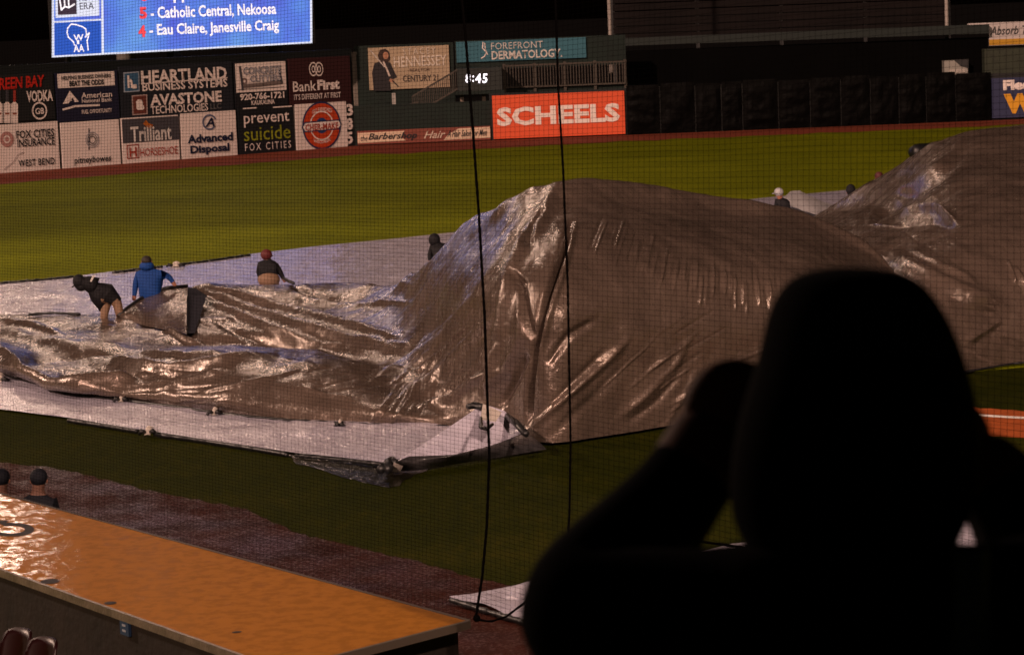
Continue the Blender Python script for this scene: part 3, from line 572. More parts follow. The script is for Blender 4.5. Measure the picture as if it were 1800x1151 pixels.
# ------------------------------------------------------------------ silver tarp: control grid (pixel row, height) per column, smooth surface
def surf(cols, nu, nv, creases=(), seed=0, amp=.05, sc=.8, amp2=.02):
    """cols: list of lists of (px, py, z, [y]) - same number of rows"""
    R = len(cols[0]); C = len(cols); A = np.zeros((C, R, 3)); Q = np.zeros((C, R, 2))
    for i, c in enumerate(cols):
        for j, q in enumerate(c):
            p = G(q[0], q[1], q[2]); A[i, j] = p; Q[i, j] = q[:2]
        zp = A[i, R - 2, 2]; A[i, R - 1] = A[i, R - 2] + np.array((A[i, R - 2, 0] / A[i, R - 2, 1], 1, 0)) * (.6 + .9 * zp); A[i, R - 1, 2] = .04
    def cat(Aa, n, axis):
        Aa = np.moveaxis(Aa, axis, 0); m = Aa.shape[0]; t = np.linspace(0, m - 1 - 1e-9, n); i = t.astype(int); f = (t - i).reshape((-1,) + (1,) * (Aa.ndim - 1))
        g = lambda k: Aa[np.clip(k, 0, m - 1)]
        p0, p1, p2, p3 = g(i - 1), g(i), g(i + 1), g(i + 2)
        r = .5 * ((2 * p1) + (p2 - p0) * f + (2 * p0 - 5 * p1 + 4 * p2 - p3) * f * f + (3 * p1 - p0 - 3 * p2 + p3) * f ** 3)
        return np.moveaxis(r, 0, axis)
    V = cat(cat(A, nu, 0), nv, 1); PX = cat(cat(Q, nu, 0), nv, 1)
    # normals
    du = np.gradient(V, axis=0); dv = np.gradient(V, axis=1); N = np.cross(du, dv); N /= np.linalg.norm(N, axis=2, keepdims=True) + 1e-9
    N *= np.where(N[..., 1:2] + -N[..., 2:3] * .6 > 0, -1, 1)
    x, y = PX[..., 0], PX[..., 1]; disp = np.zeros(x.shape)
    for cr in creases:
        pts = cr[0]; wpx, a = cr[1], cr[2]; best = np.full(x.shape, 1e9); tt = np.zeros(x.shape); sg = np.zeros(x.shape)
        L = len(pts) - 1
        for k in range(L):
            (x0, y0), (x1, y1) = pts[k], pts[k + 1]; dx, dy = x1 - x0, y1 - y0; l2 = dx * dx + dy * dy
            s = np.clip(((x - x0) * dx + (y - y0) * dy) / l2, 0, 1); dd = np.hypot(x - x0 - s * dx, y - y0 - s * dy)
            cross = ((x - x0) * dy - (y - y0) * dx) / math.sqrt(l2)
            mk = dd < best; best = np.where(mk, dd, best); tt = np.where(mk, (k + s) / L, tt); sg = np.where(mk, cross, sg)
        fade = np.clip(np.minimum(tt, 1 - tt) * 5 + .12, 0, 1)
        kind = cr[3] if len(cr) > 3 else 'ridge'
        if kind == 'ridge': disp += a * fade * np.exp(-(best / wpx) ** 2)
        elif kind == 'sharp': disp += a * fade * np.exp(-best / wpx)
        elif kind == 'step': disp += a * fade * np.tanh(sg / wpx) * np.exp(-(best / (wpx * 5)) ** 2)
    F1 = V.reshape(-1, 3); nd = np.zeros(len(F1))
    for k in range(len(F1)):
        p = F1[k]; nd[k] = amp * fnoise(p[0], p[1] + seed * 9, p[2], sc, 3) + amp2 * (abs(mn.noise(Vector((p[0] * 3.1, p[1] * 1.3, p[2] * 2.2)))) - .2)
    disp += nd.reshape(x.shape)
    V = V + N * disp[..., None]
    V[..., 2] = np.maximum(V[..., 2], .035)
    return V
# left part plus dome. rows: bottom edge, low belly, first crest, behind it, middle, far slope, top edge/crest, back slope, back foot
def BK(x, yy, z, back): # a row behind the crest: given by true depth
    p = D(x, 300, yy); return None
def steep(c, top, ex=6.0, depth=6.0, dc=None):
    """rows 0..top of a column re-set by depth: near vertical face that rounds over at the crest"""
    if c[0][0] > 880 and top == 7: c = [(q[0], q[1] + (14 if j == 7 else 8 if j == 6 else 0), q[2]) for j, q in enumerate(c)]
    db = G(*c[0]).y; yb_, yt = c[0][1], c[top][1]; dc = dc or db + depth; out = []
    for j, q in enumerate(c):
        if 0 < j <= top:
            t = (yb_ - q[1]) / (yb_ - yt); p = D(q[0], q[1], db + (dc - db) * t ** ex); out.append((q[0], q[1], max(p.z, .05)))
        else: out.append(q)
    return out
cols = [
 [(-70, 640, .05), (-70, 622, .30), (-70, 600, .35), (-70, 592, .28), (-70, 580, .22), (-70, 565, .22), (-70, 556, .25), (-70, 552, .12), (-70, 549, .04)],
 [(0, 656, .05), (0, 640, .35), (0, 612, .42), (0, 598, .28), (0, 582, .22), (0, 568, .24), (0, 556, .26), (0, 553, .12), (0, 549, .04)],
 [(110, 690, .05), (110, 672, .28), (110, 652, .30), (110, 636, .20), (110, 610, .20), (110, 580, .28), (110, 556, .32), (110, 555, .15), (110, 552, .04)],
 [(215, 702, .05), (215, 686, .22), (215, 655, .38), (215, 632, .28), (215, 605, .22), (215, 580, .28), (215, 553, .36), (215, 556, .15), (215, 553, .04)],
 [(300, 712, .05), (300, 690, .25), (300, 650, .50), (300, 620, .55), (300, 606, .24), (300, 580, .28), (300, 560, .35), (300, 540, .45), (300, 545, .04)],
 [(350, 718, .05), (350, 695, .28), (350, 650, .55), (350, 618, .62), (350, 606, .22), (350, 575, .35), (350, 530, .55), (346, 502, .78), (346, 525, .04)],
 [(420, 728, .05), (420, 700, .30), (420, 655, .60), (420, 614, .70), (420, 606, .22), (420, 575, .35), (420, 535, .50), (420, 500, .72), (420, 520, .04)],
 [(510, 737, .05), (510, 705, .30), (510, 660, .60), (510, 617, .70), (510, 610, .25), (510, 580, .35), (510, 540, .48), (510, 499, .70), (510, 520, .04)],
 [(610, 743, .05), (610, 712, .28), (610, 668, .52), (610, 622, .64), (610, 618, .28), (610, 585, .40), (610, 540, .52), (610, 496, .66), (610, 516, .04)],
 [(690, 746, .05), (690, 722, .25), (690, 690, .36), (690, 650, .50), (690, 630, .45), (690, 590, .60), (690, 545, .75), (695, 500, .85), (700, 520, .04)],
 [(770, 748, .05), (770, 728, .20), (765, 700, .35), (760, 660, .55), (760, 610, .85), (757, 560, 1.1), (755, 500, 1.45), (757, 462, 1.6), (770, 470, .04)],
 [(840, 755, .05), (838, 735, .25), (835, 700, .50), (828, 650, .85), (822, 590, 1.25), (815, 520, 1.75), (815, 450, 2.1), (820, 398, 2.25), (850, 430, .04)],
 [(905, 768, .05), (905, 740, .30), (905, 700, .55), (900, 640, 1.0), (900, 570, 1.5), (900, 480, 2.1), (900, 400, 2.55), (895, 355, 2.68), (920, 400, .04)],
 [(970, 778, .05), (970, 740, .35), (970, 690, .70), (970, 620, 1.2), (970, 540, 1.75), (970, 450, 2.35), (970, 370, 2.82), (970, 329, 2.95), (970, 390, .04)],
 [(1050, 768, .05), (1050, 725, .40), (1050, 665, .90), (1050, 590, 1.4), (1050, 510, 1.95), (1050, 420, 2.55), (1050, 350, 2.95), (1050, 317, 3.05), (1050, 380, .04)],
 [(1150, 752, .05), (1150, 705, .50), (1150, 640, 1.0), (1150, 560, 1.55), (1150, 480, 2.1), (1150, 405, 2.6), (1150, 352, 2.9), (1150, 328, 2.95), (1150, 395, .04)],
 [(1260, 735, .05), (1260, 690, .50), (1260, 625, 1.0), (1260, 550, 1.5), (1260, 475, 2.0), (1260, 410, 2.45), (1260, 365, 2.7), (1260, 346, 2.75), (1260, 405, .04)],
 [(1350, 722, .05), (1350, 680, .45), (1350, 620, .95), (1350, 550, 1.4), (1350, 480, 1.85), (1350, 420, 2.25), (1350, 378, 2.48), (1350, 360, 2.5), (1350, 410, .04)],
 [(1440, 712, .05), (1440, 675, .40), (1440, 620, .85), (1440, 560, 1.25), (1440, 500, 1.6), (1440, 445, 1.95), (1440, 400, 2.2), (1440, 383, 2.22), (1440, 425, .04)],
 [(1540, 705, .05), (1540, 675, .30), (1540, 630, .70), (1540, 580, 1.0), (1540, 535, 1.3), (1540, 490, 1.55), (1540, 460, 1.7), (1540, 449, 1.72), (1540, 480, .04)],
 [(1600, 700, .05), (1600, 685, .15), (1600, 660, .35), (1600, 630, .55), (1600, 600, .75), (1600, 570, .9), (1600, 550, .95), (1600, 540, .95), (1600, 560, .04)],
 [(1645, 700, .04), (1645, 695, .06), (1645, 690, .10), (1645, 680, .12), (1645, 672, .12), (1645, 664, .12), (1645, 660, .12), (1645, 655, .12), (1645, 650, .04)],
]
cols = [steep(c, 7) if 890 < c[0][0] < 1450 else c for c in cols]
CR = [
 ([(978, 352), (955, 380), (925, 425), (903, 480), (888, 560), (872, 650), (862, 705)], 9, .16),
 ([(1004, 395), (985, 450), (958, 530), (938, 610), (932, 680), (930, 745)], 5, -.30),
 ([(1012, 395), (1004, 430), (990, 480), (965, 560), (945, 640)], 5, .07),
 ([(960, 372), (940, 400), (925, 440)], 5, -.12),
 ([(905, 480), (918, 500), (925, 545), (935, 600)], 5, -.14),
 ([(700, 702), (770, 660), (830, 600), (880, 540)], 9, .10, 'ridge'),
 ([(700, 705), (780, 690), (850, 640), (890, 590)], 7, -.08),
 ([(745, 712), (800, 700), (860, 650)], 7, .10),
 ([(720, 640), (780, 590), (840, 520), (890, 430), (935, 375)], 10, .07),
 ([(640, 640), (720, 610), (790, 540), (850, 450)], 10, -.06),
 ([(345, 510), (420, 540), (510, 570), (620, 600), (700, 610)], 6, .15),
 ([(350, 525), (430, 562), (520, 595), (610, 612)], 5, .13),
 ([(360, 505), (450, 530), (560, 560), (700, 590)], 5, .12),
 ([(510, 500), (545, 520), (600, 528), (690, 500)], 6, -.08),
 ([(520, 515), (560, 530), (640, 538), (720, 530)], 4, .07),
 ([(0, 610), (40, 650), (90, 672), (150, 678), (210, 672), (260, 655)], 6, .2),
 ([(20, 640), (80, 668), (150, 672)], 6, -.06),
 ([(80, 642), (200, 640), (300, 652), (390, 640), (480, 622)], 7, .16), ([(100, 660), (200, 656), (260, 664)], 6, -.12), ([(0, 585), (60, 600), (140, 612), (230, 612)], 8, .12), ([(20, 630), (120, 628), (220, 626)], 9, -.14), ([(250, 600), (400, 596), (560, 604), (680, 640)], 7, -.12), ([(380, 570), (470, 596), (560, 606)], 6, -.10),
 ([(250, 620), (330, 628), (400, 620)], 5, .08),
 ([(0, 560), (60, 572), (110, 588)], 4, .06), ([(275, 572), (320, 590), (370, 600)], 3, .08),
 ([(280, 690), (330, 665), (400, 650)], 6, .05),
 ([(960, 640), (1000, 590), (1050, 560)], 7, -.05), ([(930, 755), (1000, 690), (1060, 640), (1110, 590)], 7, .05), ([(940, 740), (1010, 670), (1070, 610)], 6, -.03), ([(960, 772), (1040, 700), (1100, 640)], 9, -.03),
 ([(1080, 740), (1140, 690), (1180, 650), (1210, 600)], 7, .04), ([(1100, 745), (1160, 700), (1200, 650)], 6, -.035), ([(1170, 745), (1200, 700), (1225, 650)], 6, .03),
 ([(850, 700), (890, 650), (915, 590), (920, 520)], 9, .08), ([(880, 720), (905, 670), (925, 620)], 6, -.09), ([(860, 400), (900, 370), (960, 345)], 4, .05),
]
random.seed(5)
for k in range(34):    # short drag wrinkles hanging on the dome front
    x = 1045 + k * 10 + random.uniform(-5, 5); y = 400 + (x - 1045) * .50 + random.uniform(-14, 20) - (x > 1230) * (x - 1230) * .35
    l = random.uniform(30, 75); s = -.42 + (x - 1050) / 330 * .62
    CR.append(([(x - s * l * .5, y - l * .5), (x, y), (x + s * l * .45, y + l * .5)], random.uniform(1.7, 3.0), random.choice((1, 1, -1)) * random.uniform(.012, .026)))
for k in range(46):    # fine pull lines fanning over the left flank
    t = random.random(); x = 690 + 230 * t + random.uniform(-30, 40); y = 720 - 330 * t * random.uniform(.5, 1.0) ; a = math.atan2(340 - y, 985 - x) + random.uniform(-.12, .12); l = random.uniform(35, 100)
    CR.append(([(x - l * math.cos(a), y - l * math.sin(a)), (x, y + random.uniform(-3, 3)), (x + l * math.cos(a), y + l * math.sin(a))], random.uniform(1.8, 3.4), random.uniform(-.022, .03) * (1.15 - t)))
for k in range(44):    # fine wind ripples on the low left part
    x = random.uniform(-20, 690); y = random.uniform(560, 720); l = random.uniform(30, 110); q = random.uniform(-.05, .30) if y < 640 else random.uniform(-.25, .1)
    CR.append(([(x - l, y - l * q), (x, y + random.uniform(-3, 3)), (x + l, y + l * q)], random.uniform(1.6, 3.2), random.uniform(-.022, .03)))
for k in range(26):    # taut lines over the right of the dome
    x = random.uniform(1060, 1380); y = random.uniform(560, 730); l = random.uniform(30, 90); q = -.75 + (x - 1060) / 500
    CR.append(([(x - l * .7, y - l * q * 1.0), (x, y), (x + l * .7, y + l * q)], random.uniform(2.0, 4), random.uniform(-.012, .02)))
for k in range(16):
    x = random.uniform(560, 880); y = random.uniform(470, 700); l = random.uniform(30, 80); CR.append(([(x - l, y + l * .75), (x, y), (x + l * .6, y - l * .7)] if x > 700 else [(x - l, y - l * .3), (x, y), (x + l, y + l * .2)], random.uniform(2.5, 5), random.uniform(-.05, .06)))
st = thing('silver_tarp', 'huge silver grey tarp billowing into a wind filled dome across the centre', 'tarp', G(900, 740), 'silver tarps lifted by the wind')
V = surf(cols, 1250, 400, CR, 0, amp=.03, sc=.9, amp2=.018)
grid_obj('sheet', V, M_SILVER, st)
hem([(0, 657), (110, 692), (215, 704), (300, 714), (420, 731), (510, 739), (610, 745), (690, 748), (790, 750)], .03, 'hem_tube', st)
for q in ((215, 699, 14, 3), (378, 722, 13, 3), (598, 743, 9, 2)): tab(q[0], q[1], q[2] * .65, q[3] * .5, st)
tab(-2, 665, 16, 14, st)
# raised corner held by the blue-jacketed man
def patch(name, far, near, zt, zb, m, par, nu=60, nv=24, bulge=0, dn=0, yb=None):
    """surface between an upper and a lower edge, heights interpolated"""
    A, B = matched(far, near, nu); V = np.zeros((nu, nv, 3)); ZT = np.interp(np.linspace(0, len(zt) - 1, nu), range(len(zt)), zt); ZB = np.interp(np.linspace(0, len(zb) - 1, nu), range(len(zb)), zb)
    for i in range(nu):
        P0 = G(A[i, 0], A[i, 1], ZT[i]); P1 = G(B[i, 0], B[i, 1], ZB[i])
        for j in range(nv):
            t = j / (nv - 1); p = P0.lerp(P1, t); p = p + Vector((0, -1, .4)) * bulge * math.sin(math.pi * t) + Vector((0, -dn, 0)) + Vector((.3, -1, .3)) * .025 * fnoise(p.x * 1.5, p.y * 1.5, p.z * 3, 1.5)
            V[i, j] = p
    return grid_obj(name, V, m, par)
arc_t = [(214, 552), (230, 538), (250, 524), (275, 510), (300, 503), (335, 500)]; arc_b = [(214, 553), (232, 559), (255, 566), (280, 571), (305, 576), (334, 582)]
patch('raised_corner', arc_t, arc_b, [.38, .50, .62, .74, .80, .80], [.36, .33, .33, .32, .30, .30], M_SILVER, st, bulge=.10, dn=.5)
mb = MB(); mb.tube([G(x, y, z) + Vector((0, -.5, .02)) for (x, y), z in zip(arc_t, [.38, .50, .62, .74, .80, .80])], .035, 7); mb.build('hem_tube', M_BLACK, st, True)
patch('underside_shade', [(334, 500), (350, 502), (368, 516)], [(325, 580), (338, 580), (348, 580)], [.80, .78, .7], [.30, .3, .3], M_NAVY, st, 20, 16, dn=.52)  # shaded underside beside the raised corner, the shade put in as dark navy
hem([(50, 553), (90, 550), (140, 552)], .028, 'hem_tube', st, .33, 20)
# folded flap at the near corner with its strap
patch('folded_flap', [(700, 802), (748, 771), (800, 737), (850, 703), (886, 715), (925, 748)], [(704, 810), (750, 800), (795, 793), (840, 783), (880, 770), (922, 753)], [.10, .22, .40, .60, .50, .25], [.06, .07, .08, .1, .12, .2], M_WHITE, wt, bulge=.02, dn=.35)
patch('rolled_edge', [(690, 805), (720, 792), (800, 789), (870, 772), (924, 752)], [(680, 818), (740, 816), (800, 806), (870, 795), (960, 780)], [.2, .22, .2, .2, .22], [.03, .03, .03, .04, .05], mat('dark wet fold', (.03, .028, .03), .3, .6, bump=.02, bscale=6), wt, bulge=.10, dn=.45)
def PT(x, y, z, f=.0): return G(x, y, z) + Vector((0, -f, 0))
for pts, r in (([(823, 703), (835, 701), (848, 704)], .055), ([(884, 714), (905, 730), (924, 750)], .05), ([(846, 722), (846, 738), (856, 741), (866, 733)], .03)):
    mb = MB(); mb.tube([PT(x, y, .58 - (x > 880) * .15, .62) for x, y in pts], [r * .7, r, r * .9, r * .7][:len(pts)], 8); mb.build('handle_tube', M_BLACK, wt, True)
patch('strap_tab', [(850, 697), (882, 712)], [(844, 724), (872, 728)], [.66, .6], [.55, .52], M_TAB, wt, 8, 8, dn=.66)
patch('strap_tab', [(696, 797), (712, 803)], [(688, 814), (706, 815)], [.22, .2], [.05, .05], M_TAB, wt, 8, 8, dn=.7)
for pts, r in (([(688, 812), (684, 800), (692, 797), (698, 803)], .05), ([(672, 814), (678, 808), (686, 814)], .06)):
    mb = MB(); mb.tube([PT(x, y, .15, .5) for x, y in pts], r, 8); mb.build('handle_tube', M_BLACK, wt, True)
# right billow
cols2 = [
 [(1420, 640, .05), (1420, 600, .3), (1420, 550, .6), (1420, 500, .8), (1420, 450, 1.0), (1420, 415, 1.05), (1420, 398, .9), (1420, 388, .75), (1420, 390, .5), (1420, 392, .04)],
 [(1500, 660, .05), (1500, 610, .4), (1500, 560, .8), (1500, 500, 1.2), (1500, 440, 1.45), (1500, 400, 1.65), (1500, 386, 1.66), (1500, 372, 1.2), (1500, 341, 1.42), (1500, 370, .04)],
 [(1570, 665, .05), (1570, 610, .5), (1570, 550, .95), (1570, 490, 1.4), (1570, 430, 1.75), (1570, 400, 1.85), (1570, 388, 1.88), (1572, 350, 1.80), (1572, 298, 1.95), (1572, 340, .04)],
 [(1640, 662, .05), (1640, 600, .55), (1640, 540, 1.05), (1640, 480, 1.5), (1640, 425, 1.85), (1640, 398, 2.0), (1640, 376, 2.1), (1640, 300, 2.55), (1640, 262, 2.62), (1640, 320, .04)],
 [(1700, 652, .05), (1700, 590, .6), (1700, 530, 1.1), (1700, 470, 1.6), (1700, 420, 1.95), (1700, 390, 2.15), (1700, 360, 2.3), (1700, 285, 2.75), (1700, 241, 2.9), (1700, 300, .04)],
 [(1780, 638, .05), (1780, 580, .6), (1780, 520, 1.1), (1780, 460, 1.6), (1780, 405, 2.0), (1780, 370, 2.25), (1780, 330, 2.5), (1780, 270, 2.85), (1780, 233, 3.0), (1780, 300, .04)],
 [(1880, 630, .05), (1880, 570, .6), (1880, 510, 1.1), (1880, 450, 1.6), (1880, 400, 2.0), (1880, 360, 2.25), (1880, 320, 2.5), (1880, 262, 2.85), (1880, 232, 3.0), (1880, 300, .04)],
 [(2050, 640, .05), (2050, 580, .6), (2050, 520, 1.1), (2050, 460, 1.5), (2050, 410, 1.8), (2050, 370, 2.0), (2050, 330, 2.2), (2050, 290, 2.4), (2050, 270, 2.4), (2050, 330, .04)],
]
cols2 = [steep(c, 6, 3.0, dc=G(*c[6]).y) for c in cols2]
CR2x = []
random.seed(11)
for k in range(40):
    x = random.uniform(1500, 1820); y = random.uniform(400, 640); l = random.uniform(20, 70); q = random.uniform(.2, .9)
    CR2x.append(([(x - l, y - l * q), (x, y), (x + l, y + l * q)], random.uniform(2.5, 5), random.uniform(-.01, .015)))
for k in range(40):
    x = random.uniform(1500, 1690); y = 345 - (x - 1500) * .42 + random.uniform(-22, 12); l = random.uniform(10, 32)
    CR2x.append(([(x - l, y + l * .7), (x, y), (x + l, y - l * .7)], random.uniform(2, 4), random.uniform(-.02, .03)))
CR2 = CR2x + [([(1440, 385), (1520, 376), (1600, 330), (1690, 262)], 6, .12, 'ridge'), ([(1450, 392), (1530, 385), (1610, 338), (1700, 270)], 8, -.14),
 ([(1520, 386), (1560, 362), (1590, 346)], 4, .12), ([(1580, 384), (1620, 373), (1650, 372), (1680, 386)], 5, .20), ([(1560, 396), (1640, 388), (1680, 394)], 5, -.12),
 ([(1560, 455), (1620, 480), (1700, 520), (1760, 535)], 14, .16), ([(1600, 440), (1660, 470), (1720, 500)], 7, .07), ([(1700, 600), (1760, 560)], 7, .05), ([(1780, 470), (1800, 500), (1815, 540)], 4, .06), ([(1770, 460), (1785, 500)], 3, .05)]
st2 = thing('silver_tarp', 'second silver grey billow rising out of frame behind the spectator', 'tarp', G(1700, 655), 'silver tarps lifted by the wind')
V2 = surf(cols2, 520, 360, CR2, 3, amp=.03)
grid_obj('sheet', V2, M_SILVER, st2)
hem([(1500, 661), (1570, 666), (1640, 663), (1700, 653), (1780, 639), (1880, 631)], .02, 'hem_tube', st2)
patch('raised_corner', [(1376, 348), (1390, 336), (1405, 335), (1440, 352), (1468, 362)], [(1376, 352), (1390, 362), (1410, 370), (1435, 378), (1446, 377)], [.35, .5, .55, .4, .3], [.3, .25, .2, .2, .2], mat('pale grey vinyl', (.26, .25, .26), .4, .5, bump=.02, bscale=6), st2, bulge=.1)
# black roller on the outfield grass
mb = MB(); A = G(1603, 268, .3); B = G(1700, 260, .3); mb.tube([A.lerp(B, k / 12) for k in range(13)], [.2, .29] + [.30, .29] * 5 + [.2], 16); tag(mb.build('field_roller', M_BLACK, None, True), 'thick black roll lying on the grass behind the right billow', 'roller')
# ------------------------------------------------------------------ people
def skin_mesh(J, E, root):
    me = bpy.data.meshes.new('body'); names = list(J); idx = {n: i for i, n in enumerate(names)}
    me.from_pydata([tuple(J[n][0]) for n in names], [(idx[a], idx[b]) for a, b in E], [])
    o = bpy.data.objects.new('tmp', me); COL.objects.link(o); o.modifiers.new('s', 'SKIN'); ss = o.modifiers.new('d', 'SUBSURF'); ss.levels = 2; ss.render_levels = 2
    if not me.skin_vertices: 
        pass
    for n in names:
        sv = me.skin_vertices[0].data[idx[n]]; r = J[n][1]; sv.radius = (r, r) if not isinstance(r, tuple) else r; sv.use_root = (n == root)
    dg = bpy.context.evaluated_depsgraph_get(); ev = o.evaluated_get(dg); m2 = bpy.data.meshes.new_from_object(ev)
    bpy.data.objects.remove(o); return m2
def add_skin_layer(me):
    bm = bmesh.new(); bm.from_mesh(me); bm.verts.layers.skin.verify(); bm.to_mesh(me); bm.free()
def person(label, J, E, regions, mats, root='pelvis', loc=None, extra=None, group=None):
    """J: name -> (Vector, radius); regions: joint name -> material index"""
    me = bpy.data.meshes.new('body'); names = list(J); idx = {n: i for i, n in enumerate(names)}
    me.from_pydata([tuple(J[n][0]) for n in names], [(idx[a], idx[b]) for a, b in E], []); add_skin_layer(me)
    o = bpy.data.objects.new('tmp', me); COL.objects.link(o); o.modifiers.new('s', 'SKIN'); ss = o.modifiers.new('d', 'SUBSURF'); ss.levels = 2; ss.render_levels = 2
    for n in names:
        sv = me.skin_vertices[0].data[idx[n]]; r = J[n][1]; sv.radius = (r, r) if not isinstance(r, tuple) else r; sv.use_root = (n == root)
    dg = bpy.context.evaluated_depsgraph_get(); m2 = bpy.data.meshes.new_from_object(o.evaluated_get(dg)); bpy.data.objects.remove(o)
    m2.name = 'body'; m2.materials.clear()
    for m in mats: m2.materials.append(m)
    segs = [(J[a][0], J[b][0], regions.get(a + '>' + b, regions.get(b, regions.get(a, 0)))) for a, b in E]
    for pl in m2.polygons:
        c = pl.center; best = 1e9; bi = 0
        for a, b, mi in segs:
            ab = b - a; t = max(0, min(1, (c - a).dot(ab) / max(ab.length_squared, 1e-9))); d = (c - a - ab * t).length
            if d < best: best = d; bi = mi
        pl.material_index = bi; pl.use_smooth = True
    t = thing('person', label, 'person', loc, group); b = link('body', m2, t)
    return t
def standard_E(arms=True):
    E = [('pelvis', 'waist'), ('waist', 'chest'), ('chest', 'neck'), ('neck', 'head'), ('head', 'crown'),
         ('pelvis', 'hipL'), ('hipL', 'kneeL'), ('kneeL', 'ankL'), ('ankL', 'toeL'), ('pelvis', 'hipR'), ('hipR', 'kneeR'), ('kneeR', 'ankR'), ('ankR', 'toeR'),
         ('chest', 'shL'), ('shL', 'elL'), ('elL', 'wrL'), ('wrL', 'haL'), ('chest', 'shR'), ('shR', 'elR'), ('elR', 'wrR'), ('wrR', 'haR')]
    return E
M_SKIN = mat('skin', (.26, .11, .07), .5); M_JKT = mat('black rain jacket', (.006, .006, .008), .75, .25, bump=.02, bscale=6)
M_BLUE = mat('blue rain jacket', (.005, .040, .19), .75, .25, bump=.02, bscale=5); M_PANTS = mat('dark trousers', (.015, .014, .016), .7); M_TAN = mat('tan shorts', (.17, .10, .06), .7)
M_SHOE = mat('black shoes', (.01, .01, .01), .5)
def worker(label, d, pel, wai, che, nec, hea, shl, ell, wrl, shr, elr, wrr, mats, cap=None, capm=None, legdx=(-.14, .14), regions=None, lean=(0, 0), hr=.10, dl=0, dr=0, legs=None, br=.19):
    W = lambda q, o=0: D(q[0], q[1], d + o)
    J = {'pelvis': (W(pel), br * .9), 'waist': (W(wai), br * .92), 'chest': (W(che), br), 'neck': (W(nec), .06), 'head': (W(hea), hr * .95), }
    hd = (J['head'][0] - J['neck'][0]).normalized(); J['crown'] = (J['head'][0] + hd * .07, hr * .8)
    P = J['pelvis'][0]
    for s, dx in (('L', legdx[0]), ('R', legdx[1])):
        hip = P + Vector((dx * .8, 0, -.05)); foot = Vector((P.x + dx * 1.4 + lean[0], P.y + lean[1], .09)); knee = hip.lerp(foot, .5) + Vector((0, -.08, 0))
        J['hip' + s] = (hip, .11); J['knee' + s] = (knee, .08); J['ank' + s] = (foot, .055); J['toe' + s] = (foot + Vector((0, .18, -.04)), .045)
    for s, a, b, c, o in (('L', shl, ell, wrl, dl), ('R', shr, elr, wrr, dr)):
        J['sh' + s] = (W(a), .09); J['el' + s] = (W(b, o * .5), .065); J['wr' + s] = (W(c, o), .045); dd = (J['wr' + s][0] - J['el' + s][0]).normalized(); J['ha' + s] = (J['wr' + s][0] + dd * .10, .04)
    reg = {'head': 2, 'crown': 2, 'neck': 0, 'haL': 2, 'haR': 2, 'hipL': 1, 'hipR': 1, 'kneeL': 1, 'kneeR': 1, 'ankL': 1, 'ankR': 1, 'toeL': 3, 'toeR': 3, 'neck>head': 2, 'pelvis>waist': 0, 'chest>shL': 0, 'chest>shR': 0}
    if regions: reg.update(regions)
    t = person(label, J, standard_E(), reg, mats, loc=Vector((P.x, P.y, 0)))
    hc = J['head'][0].lerp(J['crown'][0], .5)
    # facial features and ears
    mb = MB()
    for s in (-1, 1): mb.ell(hc + Vector((s * hr * .95, 0, -.01)), (.015, .03, .035), 6, 5)
    mb.build('ears', M_SKIN, t, True)
    mb = MB(); mb.ell(hc + Vector((-hr * .3 if 'left' in label else 0, hr, -.02)), (.018, .025, .03), 6, 5); mb.build('nose', M_SKIN, t, True)
    return t, J, hc
def capobj(t, hc, r, m, brim=None, nm='cap', hood=False):
    mb = MB(); mb.ell(hc + Vector((0, 0, .02)), (r, r * 1.1, r * (1.15 if hood else .95)), 14, 9)
    if hood: mb.ell(hc + Vector((r * .35, 0, -r * .7)), (r * .95, r * .95, r * .7), 12, 7)
    if brim is not None:
        b = Vector(brim).normalized(); s = b.cross(Vector((0, 0, 1))).normalized(); i = len(mb.v)
        ring = []
        for k in range(9):
            g = math.pi * (k / 8 - .5); ring.append(hc + b * (r * .7 + .10 * math.cos(g)) + s * r * .85 * math.sin(g))
        for q in ring: mb.v.append(tuple(q + Vector((0, 0, .0)))); 
        for q in ring: mb.v.append(tuple(q + Vector((0, 0, .015))))
        mb.f.append(tuple(i + k for k in range(9))); mb.m.append(0); mb.f.append(tuple(i + 9 + k for k in range(9))[::-1]); mb.m.append(0)
        for k in range(8): mb.f.append((i + k, i + k + 1, i + 10 + k, i + 9 + k)); mb.m.append(0)
    return mb.build(nm, m, t, True)
# 1: bent figure in black, facing left
t, J, hc = worker('person in black hooded jacket and shorts bending over to the left at the tarp edge', 52, (196, 525), (185, 516), (167, 506), (152, 499), (142, 497),
    (164, 507), (170, 530), (179, 546), (170, 512), (176, 534), (183, 550), [M_JKT, M_TAN, M_SKIN, M_SHOE], regions={'hipL': 0, 'hipR': 0, 'kneeL': 1}, br=.27)
capobj(t, hc, .125, M_JKT, (-1, .1, -.7), 'hood', True)
mb = MB(); c = D(163, 489, 51.75); mb.v = [tuple(c + Vector((a, 0, b))) for a, b in ((-.06, -.06), (-.03, -.07), (.05, .05), (.01, .07))]; mb.f = [(0, 1, 2, 3)]; mb.m = [0]; mb.build('back_print', mat('white print', (.5, .48, .45), .7), t)
mb = MB(); mb.tube([D(140, 496, 52), D(154, 498, 52), D(168, 504, 52)], [.10, .15, .19], 10); mb.tube([D(172, 508, 52), D(178, 525, 52), D(181, 545, 52)], [.2, .2, .07], 10); mb.build('collar', M_JKT, t, True)
mb = MB(); mb.tube([D(200, 522, 52), D(207, 528, 52), D(208, 536, 52)], [.12, .08, .03], 8); mb.build('jacket_tail', M_JKT, t, True)
